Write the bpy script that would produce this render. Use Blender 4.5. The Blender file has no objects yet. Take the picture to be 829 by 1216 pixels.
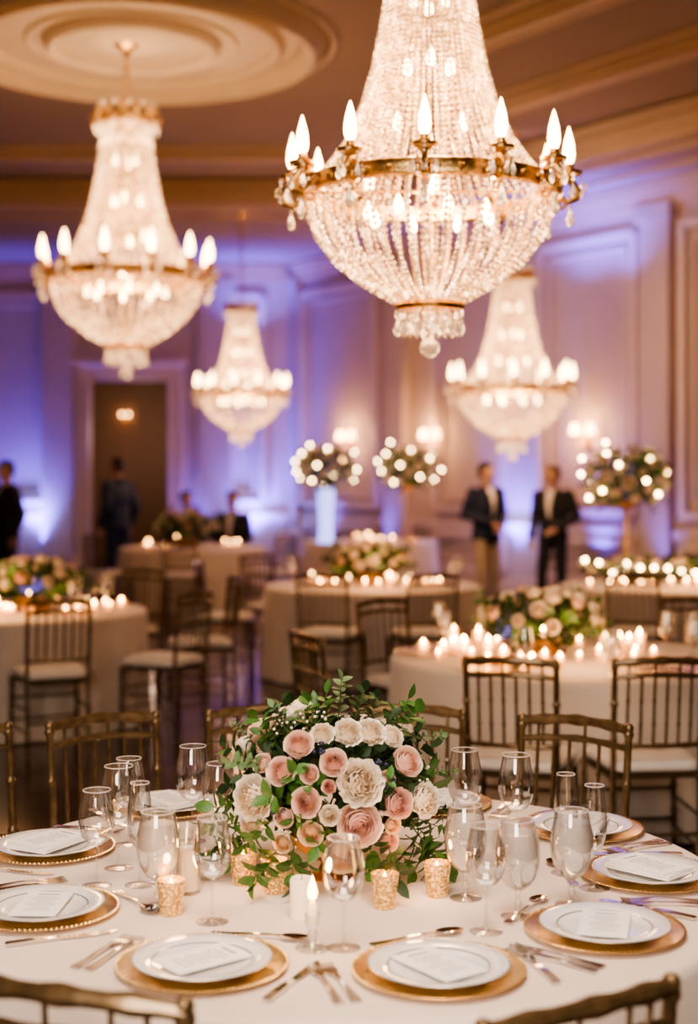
import bpy, bmesh, math, random
from mathutils import Vector, Matrix
S=bpy.context.scene; C=S.collection
PI=math.pi; F=1700.0; CZ=1.7; HY=560.0
rnd=random.Random(7)
def PX(x,Y): return (x-414.5)*Y/F
def PZ(y,Y): return CZ-(y-HY)*Y/F
def on_table(x,y):
    Y=.95*F/(y-HY); return PX(x,Y),Y

# ------------------------------------------------------------ materials
def mat(name,col,rough=.5,metal=0,var=.06,scale=12,bump=0,bscale=60,em=None,es=0,spec=.5,sheen=0,trans=0,nosample=False,coat=0):
    m=bpy.data.materials.new(name); m.use_nodes=True; nt=m.node_tree; b=nt.nodes['Principled BSDF']
    tc=nt.nodes.new('ShaderNodeTexCoord'); nz=nt.nodes.new('ShaderNodeTexNoise'); nz.inputs['Scale'].default_value=scale
    nt.links.new(tc.outputs['Object'],nz.inputs['Vector'])
    r=nt.nodes.new('ShaderNodeValToRGB')
    r.color_ramp.elements[0].position=.3; r.color_ramp.elements[1].position=.7
    r.color_ramp.elements[0].color=tuple(max(0,c*(1-var)) for c in col)+(1,)
    r.color_ramp.elements[1].color=tuple(min(1,c*(1+var)) for c in col)+(1,)
    nt.links.new(nz.outputs['Fac'],r.inputs['Fac']); nt.links.new(r.outputs['Color'],b.inputs['Base Color'])
    b.inputs['Roughness'].default_value=rough; b.inputs['Metallic'].default_value=metal
    b.inputs['Specular IOR Level'].default_value=spec
    b.inputs['Sheen Weight'].default_value=sheen
    b.inputs['Coat Weight'].default_value=coat
    if bump:
        n2=nt.nodes.new('ShaderNodeTexNoise'); n2.inputs['Scale'].default_value=bscale
        nt.links.new(tc.outputs['Object'],n2.inputs['Vector'])
        bp=nt.nodes.new('ShaderNodeBump'); bp.inputs['Strength'].default_value=bump; bp.inputs['Distance'].default_value=.01
        nt.links.new(n2.outputs['Fac'],bp.inputs['Height']); nt.links.new(bp.outputs['Normal'],b.inputs['Normal'])
    if em:
        b.inputs['Emission Color'].default_value=tuple(em)+(1,); b.inputs['Emission Strength'].default_value=es
    if trans:
        out=nt.nodes['Material Output']; mx=nt.nodes.new('ShaderNodeMixShader'); tr=nt.nodes.new('ShaderNodeBsdfTransparent')
        mx.inputs[0].default_value=trans
        nt.links.new(b.outputs[0],mx.inputs[1]); nt.links.new(tr.outputs[0],mx.inputs[2]); nt.links.new(mx.outputs[0],out.inputs['Surface'])
    if nosample:
        try: m.cycles.emission_sampling='NONE'
        except Exception: pass
    return m
def sparkle_emission(m,scale,lo,hi,base,peak):  # painted glints: noise drives the emission strength
    nt=m.node_tree; b=nt.nodes['Principled BSDF']; g=nt.nodes.new('ShaderNodeNewGeometry'); nz=nt.nodes.new('ShaderNodeTexNoise'); nz.inputs['Scale'].default_value=scale
    nt.links.new(g.outputs['Position'],nz.inputs['Vector']); mr=nt.nodes.new('ShaderNodeMapRange')
    for k,v in zip(('From Min','From Max','To Min','To Max'),(lo,hi,base,peak)): mr.inputs[k].default_value=v
    nt.links.new(nz.outputs['Fac'],mr.inputs['Value']); nt.links.new(mr.outputs[0],b.inputs['Emission Strength'])
def glassmat(name,tint=(1,1,1),blend=.35,minf=.08,rough=.03,haze=0,maxf=.65):
    m=bpy.data.materials.new(name); m.use_nodes=True; nt=m.node_tree; nt.nodes.remove(nt.nodes['Principled BSDF'])
    out=nt.nodes['Material Output']
    tr=nt.nodes.new('ShaderNodeBsdfTransparent'); tr.inputs[0].default_value=tuple(tint)+(1,)
    gl=nt.nodes.new('ShaderNodeBsdfGlossy'); gl.inputs['Roughness'].default_value=rough
    lw=nt.nodes.new('ShaderNodeLayerWeight'); lw.inputs['Blend'].default_value=blend
    mr=nt.nodes.new('ShaderNodeMapRange'); mr.inputs['To Min'].default_value=minf; mr.inputs['To Max'].default_value=maxf
    nt.links.new(lw.outputs['Facing'],mr.inputs['Value'])
    mx=nt.nodes.new('ShaderNodeMixShader'); nt.links.new(mr.outputs[0],mx.inputs[0])
    nt.links.new(tr.outputs[0],mx.inputs[1]); nt.links.new(gl.outputs[0],mx.inputs[2])
    last=mx
    if haze:
        df=nt.nodes.new('ShaderNodeBsdfDiffuse'); df.inputs[0].default_value=(1,.96,.92,1)
        tl=nt.nodes.new('ShaderNodeBsdfTranslucent'); tl.inputs[0].default_value=(1,.96,.92,1)
        m1=nt.nodes.new('ShaderNodeMixShader'); nt.links.new(df.outputs[0],m1.inputs[1]); nt.links.new(tl.outputs[0],m1.inputs[2])
        nz=nt.nodes.new('ShaderNodeTexNoise'); nz.inputs['Scale'].default_value=90
        m2=nt.nodes.new('ShaderNodeMixShader'); 
        rr=nt.nodes.new('ShaderNodeMapRange'); rr.inputs['To Min'].default_value=haze*.6; rr.inputs['To Max'].default_value=min(1,haze*1.4)
        nt.links.new(nz.outputs['Fac'],rr.inputs['Value']); nt.links.new(rr.outputs[0],m2.inputs[0])
        nt.links.new(mx.outputs[0],m2.inputs[1]); nt.links.new(m1.outputs[0],m2.inputs[2]); last=m2
    nt.links.new(last.outputs[0],out.inputs['Surface']); return m
def petalmat(name,inner,outer,rad):
    m=mat(name,outer,rough=.6,sheen=.2,spec=.2); nt=m.node_tree; b=nt.nodes['Principled BSDF']
    tc=nt.nodes.new('ShaderNodeTexCoord'); sp=nt.nodes.new('ShaderNodeSeparateXYZ'); cb=nt.nodes.new('ShaderNodeCombineXYZ'); ln=nt.nodes.new('ShaderNodeVectorMath'); ln.operation='LENGTH'
    nt.links.new(tc.outputs['Object'],sp.inputs[0]); nt.links.new(sp.outputs[0],cb.inputs[0]); nt.links.new(sp.outputs[1],cb.inputs[1]); nt.links.new(cb.outputs[0],ln.inputs[0])
    r=nt.nodes.new('ShaderNodeValToRGB'); r.color_ramp.elements[0].position=rad*.1; r.color_ramp.elements[1].position=rad*.9
    r.color_ramp.elements[0].color=tuple(inner)+(1,); r.color_ramp.elements[1].color=tuple(outer)+(1,)
    nt.links.new(ln.outputs['Value'],r.inputs['Fac']); nt.links.new(r.outputs['Color'],b.inputs['Base Color'])
    tl=nt.nodes.new('ShaderNodeBsdfTranslucent'); mx=nt.nodes.new('ShaderNodeMixShader'); mx.inputs[0].default_value=.18
    nt.links.new(r.outputs['Color'],tl.inputs[0]); nt.links.new(b.outputs[0],mx.inputs[1]); nt.links.new(tl.outputs[0],mx.inputs[2]); nt.links.new(mx.outputs[0],nt.nodes['Material Output'].inputs['Surface'])
    return m
M={}
M['wall']=mat('wall_paint',(.50,.39,.34),.75,scale=2,var=.04)
M['trim']=mat('trim_paint',(.64,.51,.43),.5,scale=3,var=.04)
M['ceil']=mat('ceiling_paint',(.33,.24,.20),.8,scale=1,var=.04)
M['ceiltrim']=mat('ceiling_moulding',(.55,.40,.27),.6,scale=3,var=.04)
M['medal']=mat('medallion_plaster',(.66,.53,.39),.6,scale=3,var=.04)
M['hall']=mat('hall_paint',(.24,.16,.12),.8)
M['cloth']=mat('ivory_linen',(.78,.65,.56),.85,scale=180,var=.03,bump=.06,bscale=700,sheen=.3)
M['cloth2']=mat('ivory_linen_far',(.74,.62,.52),.85,scale=6,var=.04,sheen=.3)
M['napkin']=mat('napkin_linen',(.92,.87,.84),.85,scale=150,var=.03,bump=.1,bscale=500)
M['wood']=mat('table_wood',(.25,.15,.08),.6)
M['chair']=mat('bronze_gold_lacquer',(.155,.10,.048),.3,metal=.6,scale=30,var=.35,coat=.3)
M['cushion']=mat('ivory_cushion',(.82,.74,.66),.8,sheen=.3)
M['gold']=mat('antique_gold',(.70,.44,.18),.3,metal=1,scale=25,var=.3,bump=.2,bscale=60)
M['goldp']=mat('gold_charger',(.86,.65,.34),.24,metal=1,scale=60,var=.12,bump=.06,bscale=200)
M['merc']=mat('gold_mercury_glass_glow',(.66,.42,.16),.25,metal=.8,scale=120,var=.5,bump=.5,bscale=260,em=(1,.5,.15),es=.5,nosample=True)  # candle glow inside the holder is put into its emission
sparkle_emission(M['merc'],170,.5,.72,.15,1.6)
M['china']=mat('white_china',(.82,.80,.79),.13,coat=.6,var=.01)
M['rim']=mat('plate_rim_platinum',(.46,.46,.50),.2,metal=.6)
M['silver']=mat('silver_steel',(.72,.68,.65),.12,metal=1,var=.05)
M['card']=mat('menu_paper',(.95,.92,.90),.7,var=.02)
M['ink']=mat('grey_ink',(.36,.33,.33),.7)
M['glass']=glassmat('clear_glass',maxf=.72)
M['lip_highlight']=glassmat('glass_lip_highlight',haze=.55)  # whitish haze paints a highlight along the glass rim
M['ice']=glassmat('frosted_ice_water',haze=.52,minf=.05,maxf=.35)
M['wax']=mat('white_wax_glow',(.86,.74,.60),.5,em=(1,.5,.2),es=.22,nosample=True)  # slight emission paints candle glow into the wax
M['waxfar']=mat('far_wax_glow',(.85,.6,.4),.5,em=(1,.45,.15),es=.8,nosample=True)  # candle glow painted into the wax as emission
M['flame']=mat('candle_flame',(1,.7,.3),.5,em=(1,.50,.13),es=16,nosample=True)
M['flamefar']=mat('far_candle_flame',(1,.7,.3),.5,em=(1,.52,.17),es=85,nosample=True)
M['glowcup']=mat('lit_votive_glass',(.6,.35,.18),.3,em=(1,.42,.13),es=1.0,trans=.35,nosample=True)
M['bulb']=mat('flame_bulb_glass',(1,.85,.6),.3,em=(1,.62,.27),es=19)
M['fairy']=mat('fairy_lamp',(1,.9,.7),.3,em=(1,.64,.30),es=48,nosample=True)
M['shade']=mat('sconce_shade',(1,.85,.6),.5,em=(1,.52,.20),es=14)
M['crystal']=mat('crystal_beads_glow',(.78,.63,.48),.12,spec=1,em=(1,.62,.32),es=.2,trans=.22,var=.3,scale=9,nosample=True)  # emission paints lamp glow and glints into the beads
sparkle_emission(M['crystal'],34,.52,.70,.10,5.5)
M['crystal2']=mat('crystal_lining_glow',(.60,.41,.24),.25,spec=.9,em=(1,.52,.2),es=.3,trans=.35,var=.3,scale=9,nosample=True)  # lamp glow painted into the lining beads by emission
sparkle_emission(M['crystal2'],22,.5,.72,.25,3.6)
M['leaf']=mat('leaf_green',(.06,.155,.035),.42,scale=30,var=.4,spec=.45)
M['leaf2']=mat('grey_green_leaf',(.13,.21,.10),.55,scale=30,var=.35)
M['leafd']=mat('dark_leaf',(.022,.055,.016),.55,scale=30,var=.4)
M['stem']=mat('green_stem',(.09,.14,.04),.6)
M['berry']=mat('navy_berry',(.018,.024,.06),.35)
M['tiny']=mat('filler_blossom',(.85,.78,.68),.7)
M['blush']=petalmat('blush_petals',(.84,.45,.33),(.96,.77,.66),.035)
M['white']=petalmat('white_petals',(.93,.74,.50),(.98,.92,.81),.035)
M['peach']=petalmat('peach_petals',(.92,.53,.22),(.97,.82,.58),.035)
M['pink']=petalmat('pink_petals',(.76,.34,.27),(.94,.68,.57),.035)
M['skin']=mat('skin',(.50,.29,.20),.55,var=.04)
M['hair']=mat('dark_hair',(.02,.014,.01),.5)
M['navy']=mat('navy_suit',(.012,.018,.05),.7,var=.2)
M['blue']=mat('blue_suit',(.010,.022,.07),.7,var=.2)
M['black']=mat('black_suit',(.008,.009,.018),.7,var=.2)
M['tan']=mat('tan_trousers',(.42,.31,.22),.8)
M['shirt']=mat('white_shirt',(.85,.80,.78),.7)
M['shoe']=mat('black_shoe',(.01,.01,.01),.3)
M['eye']=mat('eye_dark',(.03,.02,.02),.2)
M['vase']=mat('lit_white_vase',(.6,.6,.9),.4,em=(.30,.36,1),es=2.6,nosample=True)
fm=mat('dark_wood_floor',(.075,.030,.020),.2,scale=3,var=.3,coat=.2)
nt=fm.node_tree; br=nt.nodes.new('ShaderNodeTexBrick'); tc=nt.nodes.new('ShaderNodeTexCoord')
br.inputs['Scale'].default_value=1; br.inputs['Brick Width'].default_value=1.6; br.inputs['Row Height'].default_value=.14; br.inputs['Mortar Size'].default_value=.004
br.inputs['Color1'].default_value=(.055,.022,.014,1); br.inputs['Color2'].default_value=(.032,.013,.010,1); br.inputs['Mortar'].default_value=(.01,.005,.004,1)
nt.links.new(tc.outputs['Object'],br.inputs['Vector']); nt.links.new(br.outputs['Color'],nt.nodes['Principled BSDF'].inputs['Base Color'])
M['floor']=fm

# ------------------------------------------------------------ mesh builder
class MB:
    def __init__(s): s.v=[]; s.f=[]; s.mi=[]; s.M=Matrix.Identity(4)
    def add(s,vs,fs,mi=0):
        n=len(s.v); s.v+= [s.M@Vector(v) for v in vs]
        for f in fs: s.f.append([i+n for i in f]); s.mi.append(mi)
    def box(s,c,d,mi=0):
        x,y,z=d[0]/2,d[1]/2,d[2]/2
        vs=[(c[0]+a*x,c[1]+b*y,c[2]+e*z) for a in(-1,1) for b in(-1,1) for e in(-1,1)]
        s.add(vs,[(0,1,3,2),(4,6,7,5),(0,4,5,1),(2,3,7,6),(0,2,6,4),(1,5,7,3)],mi)
    def lathe(s,prof,seg=24,mi=0,c=(0,0,0),closed=False,wob=None):
        vs=[];idx=[]
        for r,z in prof:
            if r<1e-6: idx.append([len(vs)]); vs.append((c[0],c[1],c[2]+z))
            else:
                row=[]
                for k in range(seg):
                    a=2*PI*k/seg; rr=r*(wob(a,z) if wob else 1)
                    row.append(len(vs)); vs.append((c[0]+rr*math.cos(a),c[1]+rr*math.sin(a),c[2]+z))
                idx.append(row)
        fs=[]; n=len(prof)
        for i in range(n if closed else n-1):
            A=idx[i];B=idx[(i+1)%n]
            if len(A)==1 and len(B)==1: continue
            for k in range(seg):
                k2=(k+1)%seg
                if len(A)==1: fs.append((A[0],B[k2],B[k]))
                elif len(B)==1: fs.append((A[k],A[k2],B[0]))
                else: fs.append((A[k],A[k2],B[k2],B[k]))
        s.add(vs,fs,mi)
    def tube(s,pts,rads,seg=8,mi=0,caps=True):
        pts=[Vector(p) for p in pts]
        if not isinstance(rads,(list,tuple)): rads=[rads]*len(pts)
        vs=[];n=len(pts); up=None
        for i,p in enumerate(pts):
            t=(pts[min(i+1,n-1)]-pts[max(i-1,0)]).normalized()
            if up is None:
                up=Vector((0,0,1)) if abs(t.z)<.9 else Vector((1,0,0))
            a=(up-t*up.dot(t)).normalized(); b=t.cross(a); up=a
            for k in range(seg):
                th=2*PI*k/seg; vs.append(p+(a*math.cos(th)+b*math.sin(th))*rads[i])
        fs=[(i*seg+k,i*seg+(k+1)%seg,(i+1)*seg+(k+1)%seg,(i+1)*seg+k) for i in range(n-1) for k in range(seg)]
        if caps: fs.append(tuple(range(seg-1,-1,-1))); fs.append(tuple((n-1)*seg+k for k in range(seg)))
        s.add(vs,fs,mi)
    def sphere(s,c,r,seg=12,rings=8,mi=0):
        if not isinstance(r,(tuple,list)): r=(r,r,r)
        vs=[(c[0],c[1],c[2]-r[2])]
        for i in range(1,rings):
            ph=-PI/2+PI*i/rings
            for k in range(seg):
                a=2*PI*k/seg; vs.append((c[0]+r[0]*math.cos(ph)*math.cos(a),c[1]+r[1]*math.cos(ph)*math.sin(a),c[2]+r[2]*math.sin(ph)))
        vs.append((c[0],c[1],c[2]+r[2])); fs=[]
        for k in range(seg): fs.append((0,1+(k+1)%seg,1+k))
        for i in range(rings-2):
            for k in range(seg):
                a=1+i*seg+k;b=1+i*seg+(k+1)%seg; fs.append((a,b,b+seg,a+seg))
        l=len(vs)-1; o=1+(rings-2)*seg
        for k in range(seg): fs.append((o+k,o+(k+1)%seg,l))
        s.add(vs,fs,mi)
    def cap(s,p0,r0,p1,r1,seg=12,mi=0):
        s.sphere(p0,r0,seg,8,mi); s.sphere(p1,r1,seg,8,mi); s.tube([p0,p1],[r0,r1],seg,mi)
    def strip(s,pts,mi=0):
        vs=[]
        for x,y,z,w,t in pts: vs+=[(x-w,y,z),(x+w,y,z),(x+w,y,z+t),(x-w,y,z+t)]
        fs=[(0,1,2,3)]
        for i in range(len(pts)-1):
            a=i*4
            for k in range(4): fs.append((a+k,a+4+k,a+4+(k+1)%4,a+(k+1)%4))
        a=(len(pts)-1)*4; fs.append((a+3,a+2,a+1,a)); s.add(vs,fs,mi)
    def mesh(s,name,mats,smooth=40):
        me=bpy.data.meshes.new(name); me.from_pydata([tuple(v) for v in s.v],[],s.f)
        for m in (mats if isinstance(mats,(list,tuple)) else [mats]): me.materials.append(m)
        me.polygons.foreach_set('material_index',s.mi)
        bm=bmesh.new(); bm.from_mesh(me); bmesh.ops.recalc_face_normals(bm,faces=bm.faces); bm.to_mesh(me); bm.free()
        if smooth:
            me.polygons.foreach_set('use_smooth',[True]*len(me.polygons))
            try: me.set_sharp_from_angle(angle=math.radians(smooth))
            except Exception: pass
        me.update(); return me
    def build(s,name,mats,parent=None,smooth=40,loc=None):
        return ob(name,s.mesh(name,mats,smooth),parent,loc)
def ob(name,me,parent=None,loc=None,rot=None,scale=None):
    o=bpy.data.objects.new(name,me); C.objects.link(o)
    if parent: o.parent=parent
    if loc is not None: o.location=loc
    if rot is not None: o.rotation_euler=rot
    if scale is not None: o.scale=(scale,)*3 if not isinstance(scale,(tuple,list)) else scale
    return o
def tag(o,label=None,cat=None,group=None,kind=None):
    if label: o['label']=label
    if cat: o['category']=cat
    if group: o['group']=group
    if kind: o['kind']=kind
    return o
def thing(name,label,cat,loc=(0,0,0),rz=0,group=None):
    o=bpy.data.objects.new(name,None); C.objects.link(o); o.location=loc; o.rotation_euler=(0,0,rz); o.empty_display_size=.05
    return tag(o,label,cat,group)
def struct(name,mb,m,smooth=0): return tag(mb.build(name,m,None,smooth),kind='structure')
def copy_tree(o,parent=None):
    c=o.copy(); C.objects.link(c); c.parent=parent
    for ch in list(o.children): copy_tree(ch,c)
    return c
used=set()
def inst(root,loc,rz=0,label=None,group=None,scale=None,cat=None):
    if root.name in used: o=copy_tree(root)
    else: used.add(root.name); o=root
    o.location=loc; o.rotation_euler=(0,0,rz)
    if scale: o.scale=(scale,)*3
    if label: o['label']=label
    if group: o['group']=group
    elif 'group' in o: del o['group']
    if cat: o['category']=cat
    return o

# ------------------------------------------------------------ room
ZC=5.55; ZS=5.3
A=Vector((-.2,24,0)); U=Vector((.57,-.8216,0)).normalized()
def wt(px):
    k=(px-414.5)/F; return (k*A.y-A.x)/(U.x-k*U.y)
WA=math.atan2(U.y,U.x)
WM=Matrix.Translation(A)@Matrix.Rotation(WA,4,'Z')     # local x along wall, -y into the room
def W(t,off,z): return WM@Vector((t,-off,z))
mb=MB(); mb.box((1,11,-.05),(22,36,.1)); struct('floor',mb,M['floor'])
mb=MB(); mb.box((1,11,ZC+.05),(22,36,.1)); struct('ceiling',mb,M['ceil'])
YB=25.0; XD0,XD1,ZD=-4.52,-3.15,3.3
tc0=wt(340)
mb=MB(); mb.box(((-9+XD0)/2,YB+.1,ZC/2),(XD0+9,.2,ZC)); mb.box(((XD1-.9)/2,YB+.1,ZC/2),(-.9-XD1,.2,ZC)); mb.box(((XD0+XD1)/2,YB+.1,(ZD+ZC)/2),(XD1-XD0,.2,ZC-ZD))
struct('wall_back',mb,M['wall'])
mb=MB(); mb.M=WM; mb.box(((tc0+21)/2,.1,ZC/2),(21-tc0,.2,ZC)); struct('wall_right',mb,M['wall'])
mb=MB(); mb.box((-9.1,10,ZC/2),(.2,30,ZC)); struct('wall_left',mb,M['wall'])
mb=MB(); mb.box((1.5,-5.1,ZC/2),(21,.2,ZC)); struct('wall_front',mb,M['wall'])
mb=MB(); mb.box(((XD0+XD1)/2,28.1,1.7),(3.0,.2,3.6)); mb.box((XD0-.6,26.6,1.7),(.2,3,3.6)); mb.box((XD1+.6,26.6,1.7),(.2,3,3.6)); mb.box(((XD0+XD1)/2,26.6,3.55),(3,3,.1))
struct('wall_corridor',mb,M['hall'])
mb=MB()
w=.2
mb.box((XD0-w/2,YB-.04,ZD/2),(w,.1,ZD)); mb.box((XD1+w/2,YB-.04,ZD/2),(w,.1,ZD)); mb.box(((XD0+XD1)/2,YB-.05,ZD+.12),(XD1-XD0+2*w+.1,.13,.28)); mb.box(((XD0+XD1)/2,YB-.08,ZD+.3),(XD1-XD0+2*w+.25,.2,.08))
mb.box((XD0-w,YB-.06,ZD/2),(.05,.16,ZD)); mb.box((XD1+w,YB-.06,ZD/2),(.05,.16,ZD)); mb.box((XD0-.03,YB-.06,ZD/2),(.04,.15,ZD)); mb.box((XD1+.03,YB-.06,ZD/2),(.04,.15,ZD))
struct('trim_1',mb,M['trim'])
n=[2]
def trim(mb,m='trim'):
    o=struct('trim_%d'%n[0],mb,M[m]); n[0]+=1; return o
mb=MB()
for x0,x1 in((-9,XD0-w),(XD1+w,-1.0)):
    mb.box(((x0+x1)/2,YB-.03,.92),(x1-x0,.08,.09)); mb.box(((x0+x1)/2,YB-.02,.84),(x1-x0,.05,.05))
trim(mb)
mb=MB()
for x0,x1 in((-9,XD0-w),(XD1+w,-1.0)): mb.box(((x0+x1)/2,YB-.02,.1),(x1-x0,.05,.2))
tag(mb.build('baseboard_back',M['trim'],None,0),kind='structure')
mb=MB(); mb.M=WM; mb.box(((tc0+21)/2,-.03,.92),(21-tc0,.08,.09)); mb.box(((tc0+21)/2,-.02,.84),(21-tc0,.05,.05)); trim(mb)
mb=MB(); mb.M=WM; mb.box(((tc0+21)/2,-.02,.1),(21-tc0,.05,.2)); tag(mb.build('baseboard_right',M['trim'],None,0),kind='structure')
def steps(mb,x0,x1,y,sgn,z,m=1):
    for k,(d,h) in enumerate(((.38,.08),(.28,.07),(.16,.10),(.09,.07))):
        mb.box(((x0+x1)/2,y+sgn*d/2,z-.035-[0,.075,.16,.245][k]),(x1-x0,d,h))
mb=MB(); steps(mb,-9,-.9,YB,-1,ZS); trim(mb,'ceiltrim')
mb=MB(); mb.M=WM; steps(mb,tc0,21,0,-1,ZS); trim(mb,'ceiltrim')
mb=MB(); mb.box((-4.2,22.1,(ZS+ZC)/2),(9.8,6.2,ZC-ZS)); trim(mb,'ceil')
mb=MB(); mb.M=WM; mb.box(((tc0+21)/2-1,-1.0,(ZS+ZC)/2+.002),(23-tc0,2.0,ZC-ZS)); trim(mb,'ceil')
mb=MB(); mb.box((-8,8,(ZS+ZC)/2),(2,24,ZC-ZS)); trim(mb,'ceil')
def edge(mb,x0,x1,y,s):
    mb.box(((x0+x1)/2,y,ZS-.03),(x1-x0,.16,.1)); mb.box(((x0+x1)/2,y-s*.12,ZS+.06),(x1-x0,.14,.1)); mb.box(((x0+x1)/2,y-s*.2,ZS+.17),(x1-x0,.16,.1)); mb.box(((x0+x1)/2,y+s*.5,ZS-.02),(x1-x0,.09,.06)); mb.box(((x0+x1)/2,y+s*1.2,ZS-.02),(x1-x0,.07,.05))
mb=MB(); edge(mb,-9,.85,19,1); trim(mb,'ceiltrim')
mb=MB(); mb.M=WM; edge(mb,4.7,21,-2.05,1); trim(mb,'ceiltrim')
def band(mb,x0,x1,y):
    mb.box(((x0+x1)/2,y,ZC-.03),(x1-x0,.30,.07)); mb.box(((x0+x1)/2,y,ZC-.085),(x1-x0,.14,.06)); mb.box(((x0+x1)/2,y-.3,ZC-.02),(x1-x0,.06,.04)); mb.box(((x0+x1)/2,y+.3,ZC-.02),(x1-x0,.06,.04))
mb=MB(); band(mb,-9,-.5,17.2); trim(mb,'ceiltrim')
mb=MB(); mb.M=WM; band(mb,7.2,21,-3.7); trim(mb,'ceiltrim')
mb=MB(); mb.M=WM; band(mb,9,21,-5.4); trim(mb,'ceiltrim')
MX,MY=PX(157,12.8),12.8
mb=MB()
def ringp(r,wd,h): return [(r,0),(r+wd*.15,-h*.7),(r+wd*.5,-h),(r+wd*.85,-h*.6),(r+wd,0)]
for r,wd,h in((1.78,.07,.04),(1.52,.22,.16),(1.26,.10,.08),(.66,.14,.11),(.9,.05,.04)): mb.lathe(ringp(r,wd,h),72,c=(MX,MY,ZC))
mb.lathe([(0,-.012),(1.5,-.012)],64,c=(MX,MY,ZC))
mb.lathe([(0,-.03),(.22,-.05),(.4,-.025),(.45,-.013)],48,c=(MX,MY,ZC))
tag(mb.build('trim_30',M['medal'],None,35),kind='structure')
def panel(mb,x0,x1,z0,z1,y=-.015,s=1):
    for wd,th,ins in((.11,.08,0),(.045,.04,.16)):
        a,b,c,d=x0+ins,x1-ins,z0+ins,z1-ins
        mb.box(((a+b)/2,y-th/2,c),(b-a,th,wd)); mb.box(((a+b)/2,y-th/2,d),(b-a,th,wd)); mb.box((a,y-th/2,(c+d)/2),(wd,th,d-c)); mb.box((b,y-th/2,(c+d)/2),(wd,th,d-c))
for a,b in((362,450),(520,600),(645,757),(815,905)):
    mb=MB(); mb.M=WM; panel(mb,wt(a),wt(b),1.15,4.75); trim(mb)
    mb=MB(); mb.M=WM; panel(mb,wt(a),wt(b),.27,.76); trim(mb)
for a,b in((-8.6,-7.2),(-6.9,-5.2),(-2.6,-1.5)):
    mb=MB(); mb.M=Matrix.Translation((0,YB,0)); panel(mb,a,b,1.15,4.75); trim(mb)
for p in(475,350,785):
    t=wt(p); mb=MB(); mb.M=WM; mb.box((t,-.07,2.5),(.5,.14,5.0)); mb.box((t,-.09,.15),(.6,.18,.3)); mb.box((t,-.1,4.95),(.62,.2,.2)); trim(mb,'wall')
for x in(PX(70,YB)+.0,PX(258,YB)):
    mb=MB(); mb.box((x,YB-.08,2.5),(.55,.16,5.0)); mb.box((x,YB-.1,.15),(.65,.2,.3)); mb.box((x,YB-.1,4.95),(.68,.22,.2)); trim(mb,'wall')

# ------------------------------------------------------------ chairs
def bamboo(mb,pts,r,nodes=4,seg=8):
    P=[];R=[]; pts=[Vector(p) for p in pts]
    for i in range(len(pts)-1):
        a,b=pts[i],pts[i+1]
        for k in range(nodes):
            for t,s in((k/nodes+.001,1),((k+.82)/nodes,1),((k+.88)/nodes,1.35),((k+.94)/nodes,1.35),((k+.99)/nodes,1)):
                P.append(a.lerp(b,t)); R.append(r*s)
    P.append(pts[-1]); R.append(r); mb.tube(P,R,seg)
def pad(mb,w0,w1,d,z0,z1,rc=.05):
    rows=[]; vs=[]
    for z,ins in((z0,.01),(z0+.004,0),((z0+z1)/2,-.003),(z1-.012,.004),(z1-.004,.018),(z1,.05),(z1+.003,.12)):
        row=[]
        for q,(sx,sy) in enumerate(((1,1),(-1,1),(-1,-1),(1,-1))):
            for k in range(5):
                a=q*PI/2+k*PI/8
                hw=((w1 if sy>0 else w0)/2)-ins; hd=d/2-ins
                row.append(len(vs)); vs.append((sx*(hw-rc)+rc*math.cos(a),sy*(hd-rc)+rc*math.sin(a),z))
        rows.append(row)
    fs=[]
    for i in range(len(rows)-1):
        m_=len(rows[0])
        for k in range(m_): fs.append((rows[i][k],rows[i][(k+1)%m_],rows[i+1][(k+1)%m_],rows[i+1][k]))
    fs.append(tuple(rows[0][::-1])); fs.append(tuple(rows[-1])); mb.add(vs,fs)
def sheet(mb,w,d,z0,z1):
    mb.box((0,0,(z0+z1)/2),(w,d,z1-z0))
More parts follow.
